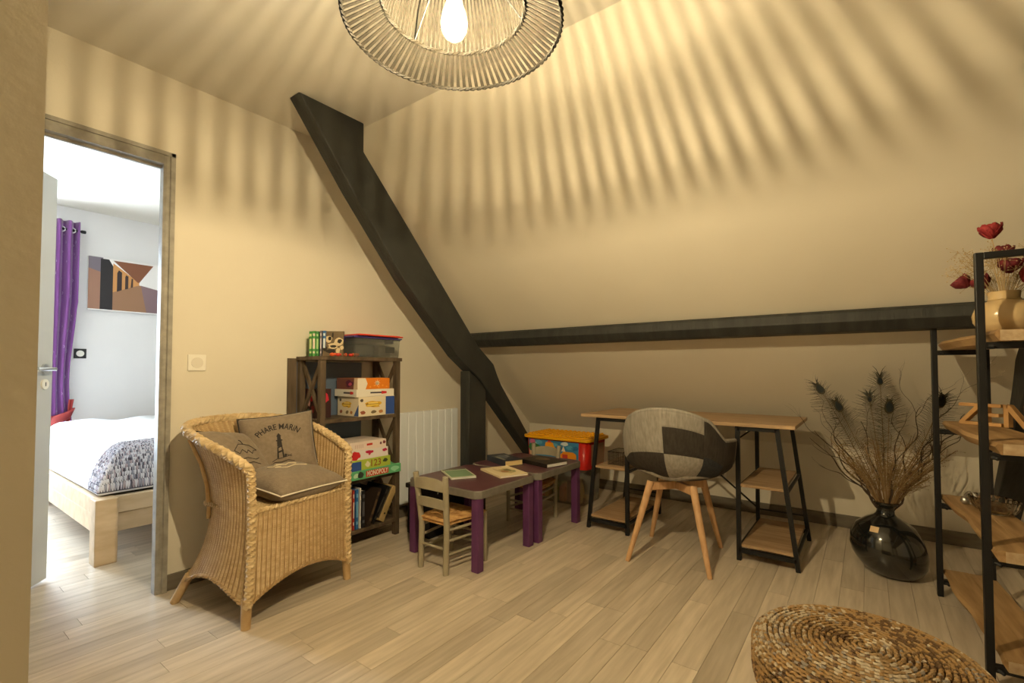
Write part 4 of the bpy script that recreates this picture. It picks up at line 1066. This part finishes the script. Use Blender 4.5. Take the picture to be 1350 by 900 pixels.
# wire basket on the left trestle shelf
wb = thing('wire_basket', 'small black wire mesh basket on the desk trestle shelf', 'basket', (1.345, -.86, .4215))
mb = MB(); a, b, h = .052, .085, .085
for z in (0, h): mb.tube([(-a, -b, z), (a, -b, z), (a, b, z), (-a, b, z)], .0028 if z else .002, 5, closed=True)
for k in range(13):
    y = -b+2*b*k/12
    for x in (-a, a): mb.tube([(x, y, 0), (x, y, h)], .0009, 4)
    mb.tube([(-a, y, 0), (a, y, 0)], .0009, 4)
for k in range(9):
    x = -a+2*a*k/8
    for y in (-b, b): mb.tube([(x, y, 0), (x, y, h)], .0009, 4)
for k in range(1, 8):
    z = h*k/8; mb.tube([(-a, -b, z), (a, -b, z), (a, b, z), (-a, b, z)], .0009, 4, closed=True)
o = mb.build('mesh', M_black, wb); 

# ================================================================== PATCHWORK ARMCHAIR
pc = thing('patchwork_chair', 'grey patchwork bucket armchair on beech legs at the desk', 'chair', (1.822, -1.155, 0), math.radians(3))
PCL = [mat('patch_grey_linen', (.235, .215, .19), .85, col2=(.32, .295, .26), scale=90, stretch=(1, 1, .15), bump=.15, bscale=200),
       mat('patch_charcoal', (.026, .021, .017), .85, col2=(.042, .034, .028), scale=90, stretch=(1, 1, .2), bump=.15, bscale=200),
       mat('patch_slate', (.016, .019, .024), .85, col2=(.028, .032, .038), scale=90, bump=.15, bscale=200),
       mat('patch_taupe', (.17, .145, .115), .85, col2=(.23, .20, .165), scale=90, stretch=(1, 1, .15), bump=.15, bscale=200)]
# bucket: a = angle from the back (0) to the arms (+-1), s = 0 seat rim low .. 1 upper rim
def rimz(a):
    k = abs(a)
    if k < .36: return .842-.05*(k/.36)**2.2
    if k < .62: q = (k-.36)/.26; return .792-(.792-.672)*(3*q*q-2*q**3)
    return .672-.025*((k-.62)/.38)**1.5
def bucket(a, s_, off=0.0):
    th = a*PI*.64; zt = rimz(a); z0 = .435
    q = s_; z = z0+(zt-z0)*q**1.25
    bul = (1-(1-min(1, q*1.55))**2.4)           # rounds under
    fl = 1+.10*max(0, q-.5)
    rx = (.075+.205*bul)*fl*(1+.06*abs(a)); ry = (.085+.150*bul)*fl
    lean = .055*max(0, (z-.45)/.4)*max(0, math.cos(th))
    x = (rx+off)*math.sin(th); y = -(ry+off)*math.cos(th)-lean+.0
    if abs(a) > .6: y += .07*(abs(a)-.6)/.4
    return Vector((x, y, z))
CELLS = [(-1, -.70, 0, .5, 3), (-1, -.70, .5, 1, 1), (-.70, -.38, 0, .52, 1), (-.70, -.38, .52, 1, 0), (-.38, 0, 0, .52, 1), (-.38, 0, .52, 1, 0),
         (0, .36, 0, .51, 0), (0, .36, .51, .83, 1), (0, .36, .83, 1, 0), (.36, .58, 0, .54, 2), (.36, .58, .54, 1, 1), (.58, .80, 0, .55, 1), (.58, .80, .55, 1, 1), (.80, 1, 0, .5, 2), (.80, 1, .5, 1, 3)]
for (a0, a1, s0, s1, pi_) in CELLS:
    def fn(u, v):
        e = min(u, 1-u, v, 1-v); p_ = .003*min(1, e/.08)
        return bucket(a0+(a1-a0)*u, s0+(s1-s0)*v, p_)
    mb = MB(); mb.grid(fn, 14, 12); mb.build('patch', PCL[pi_], pc, smooth=80)
mb = MB(); mb.grid(lambda u, v: bucket(2*u-1, v, -.022), 60, 16); mb.build('inner_shell', PCL[0], pc, smooth=80)
mb = MB(); mb.tube([bucket(-1+2*k/70, 1, -.011)+Vector((0, 0, .004)) for k in range(71)], .013, 8); mb.build('upper_rim', PCL[0], pc, smooth=True)
for sg in (-1, 1):
    mb = MB(); mb.tube([bucket(sg, k/12, -.011) for k in range(13)], .012, 8); mb.build('front_rim', PCL[3], pc, smooth=True)
mb = MB()
def seatf(u, v):
    y = -.15+.41*v; wd = .215 if v > .35 else .215*math.sqrt(max(.05, 1-((.35-v)/.35)**2*.85)); return Vector(((2*u-1)*wd, y, .478+.025*(2*u-1)**2-.02*max(0, v-.75)*4*(v-.75)))
mb.grid(seatf, 20, 18); o = mb.build('seat', PCL[3], pc, smooth=80); md = o.modifiers.new('pad', 'SOLIDIFY'); md.thickness = .03
mb = MB(); mb.grid(lambda u, v: bucket(2*u-1, 0, 0)*(1-v) + Vector((0, .02, .428))*v if False else Vector((bucket(2*u-1, 0).x*(1-v), bucket(2*u-1, 0).y*(1-v), .435-.01*v)), 40, 4); mb.build('underside', PCL[1], pc, smooth=80)
feet = ((-.208, -.245), (.222, -.24), (.185, .258), (-.22, .222))
for fx, fy in feet:
    tx, ty = math.copysign(.115, fx), math.copysign(.115, fy)
    mb = MB(); mb.tube([(fx, fy, 0), (fx+(tx-fx)*.5, fy+(ty-fy)*.5, .21), (tx, ty, .425)], [.0125, .0175, .021], 12); mb.build('leg', M_beech, pc, smooth=True)
for a, b in (((-.115, -.115), (.115, .115)), ((.115, -.115), (-.115, .115))):
    mb = MB(); mb.obox((*a, .40), (*b, .40), .03, .045); mb.build('cross_bar', M_beech, pc, bevel=.004)

# ================================================================== FLOOR VASE WITH BRANCHES AND FEATHERS
VX, VY = 2.780, -.745
vs_ = thing('floor_vase', 'dark glossy lopsided floor vase holding dried branches', 'vase', (VX, VY, 0))
M_vase = mat('black_glass_glaze', (.006, .008, .009), .12, col2=(.02, .018, .013), scale=5, spec=.7, coat=.5)
prof = [(.0, .0), (.085, .0), (.118, .022), (.146, .06), (.160, .105), (.162, .145), (.150, .195), (.125, .243), (.085, .275), (.050, .294), (.040, .308), (.036, .328), (.040, .346), (.052, .356), (.052, .366), (.043, .368), (.034, .355), (.030, .33), (.030, .29)]
def voff(q, z): k = max(0, min(1, z/.37)); return (.030*(1-k)**1.2-.020*math.sin(k*PI), -.006*(1-k))
mb = MB(); mb.lathe(prof, 48, off=voff); mb.build('body', M_vase, vs_, smooth=60)
mb = MB(); mb.add([(-.075, -.121, .232), (-.04, -.133, .232), (-.034, -.120, .258), (-.069, -.107, .258)], [(0,1,2,3)]); o = mb.build('price_tag', pm(214, 184, 140), vs_)
md = o.modifiers.new('t', 'SOLIDIFY'); md.thickness = .001; md.offset = 0
M_twig = mat('willow_twig', (.030, .017, .010), .7, col2=(.06, .034, .019), scale=30)
M_twig2 = mat('tan_twig', (.15, .08, .03), .7, col2=(.22, .125, .05), scale=30)
MOUTH = Vector((VX-.0, VY, .365))
random.seed(77)
def curly(p0, d, n, step, amp, r0, mb, branch=0.35, depth=0):
    pts = [p0]; rad = [r0]; p = p0.copy(); d = d.normalized(); ph1, ph2 = random.uniform(0, 6), random.uniform(0, 6); f1 = random.uniform(.5, .8)
    for i in range(n):
        wob = Vector((math.sin(i*f1+ph1), math.sin(i*f1*.8+ph2)*.7, math.cos(i*f1*1.1+ph1)*.6))*amp*min(1, i/4)
        p = p+(d+wob).normalized()*step
        ym = min(-.30, -(p.z-.535)/.872-.06); p.y = min(p.y, ym)
        pts.append(p.copy()); rad.append(r0*(1-.75*i/n))
        if depth < 2 and i > n*.25 and random.random() < branch/ n * 8:
            bd = (d+Vector((random.uniform(-.7, .7), random.uniform(-.5, .3), random.uniform(-.2, .6)))).normalized()
            curly(p.copy(), bd, max(5, int(n*.45)), step, amp*1.15, rad[-1]*.7, mb, branch, depth+1)
    mb.tube(pts, rad, 5)
BR = [(-.52, .0, .66, 24, .46), (-.46, -.05, .75, 25, .46), (-.62, .02, .66, 23, .46), (-.36, .05, .6, 22, .5), (.36, .05, .9, 30, .42), (.46, -.02, .8, 30, .44), (.25, .1, 1, 28, .42), (.40, .06, .7, 22, .46), (-.2, .08, .9, 22, .25), (.1, -.1, 1, 20, .2)]
for k, (dx, dy, dz_, n, amp) in enumerate(BR):
    mb = MB(); st = MOUTH+Vector((dx*.03, dy*.03, -.06)); curly(st, Vector((dx, dy, dz_)), n+2, .0205, amp, .0056, mb)
    o = mb.build('willow_branch', M_twig, None, smooth=True)
    tag(o, 'curly brown willow branch %s in the dark floor vase' % ('arching towards the desk' if dx < 0 else 'arching towards the metal rack'), 'branch', 'willow branches towards the desk' if dx < 0 else 'willow branches towards the rack')
# fine dried grass
mb = MB(); random.seed(91)
for k in range(150):
    a = random.uniform(-1, 1); b = random.uniform(-.5, .5); L_ = random.uniform(.18, .42)
    p0 = MOUTH+Vector((a*.02, b*.02, -.05)); d = Vector((a*.55, b*.4, 1)).normalized()
    p1 = p0+d*L_*.55; p2 = p0+d*L_+Vector((a*.05, 0, -.01))
    mb.tube([p0, p1, p2], .0013, 3, mi=random.choice([0, 0, 1]))
    for q in range(9):
        c = p1.lerp(p2, q/8); e = c+Vector((random.uniform(-.045, .045), random.uniform(-.03, .03), random.uniform(-.01, .04))); mb.tube([c, e], .0008, 3, mi=random.choice([0, 1]))
        mb.ball(e, .0022, 4, 3, mi=1)
o = mb.build('dried_grass', [M_twig2, mat('dry_seed', (.30, .21, .10), .8)], None); tag(o, 'bunch of fine tan dried grass in the dark floor vase', 'dried grass', kind='stuff')
# peacock feathers
M_barb = mat('feather_barb', (.040, .028, .014), .6, col2=(.022, .026, .018), scale=30)
M_eye = mat('feather_eye', (.004, .010, .016), .35, col2=(.010, .02, .022), scale=20)
M_eyer = mat('feather_eye_ring', (.055, .038, .014), .5)
def feather(tip, bend, label, eye=.022):
    t = thing('peacock_feather', label, 'feather', (0, 0, 0)); p0 = MOUTH+Vector((0, 0, -.05)); tip = Vector(tip)
    mid = p0.lerp(tip, .55)+Vector(bend); pts = []
    for i in range(21):
        k = i/20; pts.append(p0*(1-k)**2+mid*2*k*(1-k)+tip*k*k)
    mb = MB(); mb.tube(pts, [.0022*(1-.6*i/20) for i in range(21)], 5); mb.build('quill', M_twig2, t, smooth=True)
    mb = MB(); N = 54
    for i in range(N):
        k = .36+.64*(i/N)**.75; j = min(19, int(k*20)); f = k*20-j; c = pts[j].lerp(pts[j+1], f); d = (pts[j+1]-pts[j]).normalized()
        side = d.cross(Vector((.25, -1, .15))).normalized(); L_ = (.03+.045*math.sin(PI*min(1, (k-.3)/.7*.80))**1.2)*random.uniform(.6, 1.2)
        for sg in (-1, 1):
            q_ = max(0, (k-.8)/.2); e = c+side*sg*L_*(1-.55*q_)+d*L_*(.75+.35*q_)+Vector((0, random.uniform(-.02, .02), -.015)); m_ = c.lerp(e, .5)+d*.008
            mb.tube([c, m_, e], [.0011+.0006*q_, .0010+.0006*q_, .0005], 3)
    o = mb.build('barbs', M_barb, t); o['kind'] = 'stuff'
    d = (pts[20]-pts[19]).normalized(); c = pts[19]-d*.005; side = d.cross(Vector((.25, -1, .15))).normalized(); nn = side.cross(d)
    for nm, m_, s_, lift in (('eye_ring', M_eyer, 1.35, 0), ('eye', M_eye, 1.0, .002)):
        mb = MB(); vs = []
        for z_ in (-1, 1):
            for i in range(16):
                a = 2*PI*i/16; vs.append(c+side*eye*.62*s_*math.cos(a)*(1-.35*math.sin(a))+d*eye*1.2*s_*math.sin(a)+nn*(lift+.0012)*z_)
        mb.add(vs, [tuple(range(16))[::-1], tuple(range(16, 32))]+[(i, (i+1) % 16, 16+(i+1) % 16, 16+i) for i in range(16)]); mb.build(nm, m_, t)
    return t
random.seed(13)
feather((2.478, -.70, .975), (-.02, 0, .10), 'tallest peacock feather leaning towards the desk')
feather((2.568, -.76, .885), (-.0, 0, .05), 'shorter peacock feather bending towards the desk')
feather((2.765, -.66, 1.03), (.0, 0, .05), 'slim peacock feather standing straight up in the vase', .015)
feather((2.715, -.72, .93), (.0, 0, .03), 'narrow dark peacock feather beside the straight one', .011)
feather((2.80, -.80, .895), (.0, 0, .05), 'broad peacock feather in the middle of the bunch', .024)
feather((3.00, -.86, .93), (.06, 0, .10), 'peacock feather reaching through the metal rack', .022)

# ================================================================== OPEN RACK
RA = math.radians(4.1)
rk = thing('open_rack', 'black metal rack with thick live-edge wooden shelves', 'shelving', (2.967, -.925, 0), RA)
RD, RL = .178, -.767          # depth (local x) and distance between the two frames (local y)
for yy in (0, RL):
    for xx in (0, RD):
        mb = MB(); mb.box(xx-.011, xx+.011, yy-.011, yy+.011, 0, 1.452); mb.build('post', M_black, rk, bevel=.002)
    mb = MB(); mb.box(.011, RD-.011, yy-.011, yy+.011, 1.43, 1.452); mb.build('top_bar', M_black, rk, bevel=.002)
RZ = [1.185, .815, .468, .118]
for q, z in enumerate(RZ):
    for yy in (0, RL):
        mb = MB(); mb.box(.011, RD-.011, yy-.011, yy+.011, z-.060, z-.038); mb.build('cross_bar', M_black, rk)
        mb = MB(); mb.tube([(.011, yy, z-.050), (.03, yy-.02, z-.056)], .006, 6); mb.build('bolt', M_black, rk)
    random.seed(50+q)
    # boards side by side; the front one has a wavy live edge
    def edge_x(y): return .018+.008*math.sin(y*7+q*2)+.004*math.sin(y*19+q)
    y0, y1 = RL-.055+.006*q, .03
    mb = MB(); n = 18; f0 = [(edge_x(y0+(y1-y0)*i/n), y0+(y1-y0)*i/n) for i in range(n+1)]
    xs = [.105, .192]
    vs = []
    for (x, y) in f0: vs += [(x+.006, y, z), (x-.002, y, z-.012), (x+.012, y, z-.037), (xs[0], y, z-.037), (xs[0], y, z)]
    fs = []
    for i in range(n):
        for j in range(5): a = i*5+j; b = i*5+(j+1) % 5; fs.append((a, b, b+5, a+5))
    fs += [(0, 1, 2, 3, 4), tuple(range(n*5, n*5+5))[::-1]]
    mb.add(vs, fs, 0); mb.build('shelf_board', M_oaky, rk)
    mb = MB(); mb.box(xs[0]+.0015, xs[1], y0+random.uniform(-.004, .004), y1, z-.037, z-.0006); mb.build('shelf_board', M_oaky, rk, bevel=.002)
    mb = MB(); mb.box(.034, xs[1]-.002, y0-.0062, y0-.0048, z-.036, z-.001); mb.build('pale_end_grain', M_mango, rk)

# cream vase with dried red flowers
z = RZ[0]
FV = (3.112, -1.50)
t = thing('round_vase', 'round cream glazed vase on the top rack shelf', 'vase', (*FV, z))
M_crv = mat('cream_glaze', (.50, .36, .18), .22, col2=(.56, .41, .22), scale=6)
mb = MB(); mb.lathe([(.0, 0), (.045, 0), (.068, .014), (.084, .042), (.087, .066), (.078, .094), (.058, .112), (.042, .120), (.041, .126), (.044, .150), (.041, .152), (.036, .146), (.036, .122)], 36); mb.build('body', M_crv, t, smooth=50)
mb = MB(); mb.tube([(.042*math.cos(a), .042*math.sin(a), .123) for a in [2*PI*i/24 for i in range(24)]], .003, 6, closed=True); mb.build('collar', M_crv, t, smooth=True)
M_rf = mat('dried_red_petal', (.20, .012, .018), .75, col2=(.34, .03, .03), scale=40)
M_rf2 = mat('dark_red_petal', (.10, .008, .014), .75, col2=(.18, .016, .02), scale=40)
M_stem = mat('dry_stem', (.42, .30, .15), .7)
FM = Vector((FV[0], FV[1], z+.15))
random.seed(8)
fl = [((-.026, .0, .200), M_rf, 'upright bright red dried flower rising above the rack frame', .030), ((-.092, .0, .030), M_rf2, 'dark red dried flower drooping beyond the rack post', .026), ((-.046, .0, .020), M_rf2, 'dark red dried flower low over the vase neck', .027),
      ((.012, -.02, .065), M_rf2, 'deep red dried flower in the middle of the bunch', .030), ((.006, .02, .125), M_rf2, 'dusky red dried flower above the middle of the bunch', .026), ((.050, -.02, .025), M_rf, 'bright red dried flower leaning to the wall side', .030), ((.075, .03, .085), M_rf2, 'dark red dried flower at the back of the bunch', .026)]
for (d, m_, lb, s_) in fl:
    t = thing('dried_flower', lb, 'flower', (0, 0, 0)); c = FM+Vector(d); p0 = FM+Vector((d[0]*.15, d[1]*.15, -.05))
    mb = MB(); mb.tube([p0, p0.lerp(c, .5)+Vector((0, 0, .02)), c], .0016, 5); mb.build('stem', M_stem, t)
    ax = (c-p0).normalized(); a1 = ax.orthogonal().normalized(); a2 = ax.cross(a1)
    for ringn, (R_, tilt) in enumerate(((.9, .35), (.7, .15), (.4, .0))):
        for k in range(6):
            a = 2*PI*k/6+ringn*.5; rd = a1*math.cos(a)+a2*math.sin(a); tg = a1*-math.sin(a)+a2*math.cos(a); vs = []
            for i in range(5):
                q = i/4; w_ = s_*.75*math.sin(PI*(.12+.8*q)); cc = c+rd*s_*R_*math.sin(q*PI*.62)*(1+tilt*q)+ax*s_*1.7*q
                for sg in (-1, 0, 1): vs.append(cc+tg*w_*sg-rd*abs(sg)*s_*.2*q)
            fs = []
            for i in range(4):
                for j in range(2): b = i*3+j; fs.append((b, b+1, b+4, b+3))
            mb = MB(); mb.add(vs, fs); o = mb.build('petal', m_, t, smooth=80); md = o.modifiers.new('t', 'SOLIDIFY'); md.thickness = .0014
# fine cream filler sprays
mb = MB(); random.seed(18)
for k in range(60):
    d = Vector((random.uniform(-.14, .12), random.uniform(-.08, .08), random.uniform(.03, .16))); c = FM+d; p0 = FM+Vector((d.x*.1, d.y*.1, -.04)); mb.tube([p0, p0.lerp(c, .6)+Vector((0, 0, .015)), c], .0008, 3, mi=0)
    for q in range(9):
        e = c+Vector((random.gauss(0, .018), random.gauss(0, .018), random.gauss(0, .014))); mb.tube([c, e], .0005, 3, mi=0); mb.ball(e, .0022, 5, 4, mi=1)
o = mb.build('gypsophila_sprays', [M_stem, mat('cream_floret', (.50, .38, .20), .8)], None); tag(o, 'cream filler sprays among the red dried flowers', 'dried flowers', kind='stuff')

# wooden letters Z E N
z = RZ[1]
M_let = mat('letter_wood', (.42, .22, .075), .5, col2=(.52, .30, .12), scale=12)
zen = thing('word_ornament', 'wooden ZEN letter ornament on the second rack shelf', 'ornament', (3.046, -1.005, z+.0005), math.radians(-38))
H_, D_, S_ = .094, .03, .014
def letter(nm, polys, x0):
    mb = MB()
    for p in polys: mb.prism([(x0+a, b) for a, b in p], 'y', -D_/2, D_/2)
    mb.build(nm, M_let, zen, bevel=.0015)
letter('letter_z', [[(0,0),(.082,0),(.082,S_),(0,S_)], [(.0,H_-S_),(.082,H_-S_),(.082,H_),(0,H_)], [(.0,S_-.002),(.022,S_-.002),(.082,H_-S_+.002),(.060,H_-S_+.002)]], 0)
letter('letter_e', [[(0,0),(.016,0),(.016,H_),(0,H_)], [(.014,0),(.064,0),(.064,S_),(.014,S_)], [(.014,H_/2-S_/2),(.056,H_/2-S_/2),(.056,H_/2+S_/2),(.014,H_/2+S_/2)], [(.014,H_-S_),(.064,H_-S_),(.064,H_),(.014,H_)]], .088)
letter('letter_n', [[(0,0),(.016,0),(.016,H_),(0,H_)], [(.066,0),(.082,0),(.082,H_),(.066,H_)], [(.0,H_),(.020,H_),(.082,0),(.062,0)]], .160)

# glass ornament on the third shelf: ribbed glass dish with metal loop
z = RZ[2]
M_cl = mat('smoked_glass', (.78, .74, .68), .05, trans=1.0, ior=1.45)
t = thing('glass_dish', 'ribbed clear glass dish with metal loop handle on the third rack shelf', 'dish', (3.120, -1.165, z+.0005), math.radians(-52))
mb = MB(); n = 72
def rib(u, v):
    a = 2*PI*u; k = [(.040, .004), (.058, .012), (.068, .032), (.072, .058), (.069, .060), (.062, .034), (.050, .014), (.0, .010)]
    i = min(6, int(v*7)); f = v*7-i; r = k[i][0]+(k[i+1][0]-k[i][0])*f; zz = k[i][1]+(k[i+1][1]-k[i][1])*f
    r *= 1+.035*math.cos(a*18)*(1 if v < .55 else .3); return Vector((r*1.25*math.cos(a), r*.85*math.sin(a), zz))
mb.grid(rib, n, 15, closed_u=True); mb.lathe([(.0, 0), (.045, 0), (.045, .0045), (0, .0045)], 24); mb.build('bowl', M_cl, t, smooth=60)
mb = MB(); mb.tube([(-.098-.02*math.cos(a)*1.2, 0, .03+.03*math.sin(a)) for a in [PI*(.05+1.0*i/14) for i in range(15)]], .004, 8); mb.build('loop_handle', M_steel, t, smooth=True)
mb = MB(); mb.ball((-.124, 0, .017), .0165, 14, 10); mb.build('ball_foot', M_steel, t, smooth=True)
mb = MB(); mb.tube([(-.10, 0, .01), (-.06, 0, .012)], .004, 6); mb.build('link_rod', M_steel, t)

# ================================================================== WOVEN POUF
pf = thing('woven_pouf', 'round braided water hyacinth floor pouf in front of the rack', 'pouf', (2.69, -2.125, 0))
PM_ = [mat('hyacinth_tan', (.32, .21, .10), .7), mat('hyacinth_brown', (.13, .072, .032), .7), mat('hyacinth_pale', (.50, .42, .31), .6), mat('hyacinth_amber', (.34, .205, .08), .7), mat('hyacinth_grey', (.27, .235, .20), .6)]
PR, PH = .30, .215
mb = MB(); mb.lathe([(.0, .0), (.25, 0), (.28, .02), (.294, .06), (.294, .145), (.278, .180), (.24, .200), (.0, .209)], 48); mb.build('core', PM_[1], pf, smooth=80)
prof_pts = []      # (r, z, normal angle) along the top then down the side
for i in range(17): r = .012+i*.0160; prof_pts.append((r, PH-.012*(r/.26)**2, 0.0))
for i in range(1, 6): a = i*PI/2/5; prof_pts.append((.268+.030*math.sin(a), PH-.045+.032*math.cos(a), a))
for i in range(1, 8): prof_pts.append((.298-.0025*max(0, i-3)**1.6, PH-.045-i*.02, PI/2))
random.seed(99)
mb = MB()
for q, (r, zz, na) in enumerate(prof_pts):
    n = max(5, int(2*PI*r/.021)); base = random.random()
    for i in range(n):
        for st in (0, 1):
            a = 2*PI*(i+base+.5*st)/n; da = 2*PI/n*.62
            pts = []
            for k in range(4):
                f = -1+2*k/3; rr = r+(1 if st else -1)*.0052*f*math.cos(na); z2 = zz-(1 if st else -1)*.0052*f*math.sin(na); lift = .0075*(1-f*f)-.001
                pts.append(((rr+lift*math.sin(na))*math.cos(a+f*da), (rr+lift*math.sin(na))*math.sin(a+f*da), z2+lift*math.cos(na)))
            nz = .7*math.sin(a*1+q*.25+1.2)+.5*math.sin(a*2-q*.3)+random.gauss(0, .9)
            m_ = 2 if nz > 1.15 else (4 if nz > .9 else (1 if nz < -.9 else (3 if nz < 0 else 0)))
            mb.tube(pts, [.0018, .0052, .0052, .0018], 5, mi=m_)
o = mb.build('braided_weave', PM_, pf, smooth=True); o['kind'] = 'stuff'
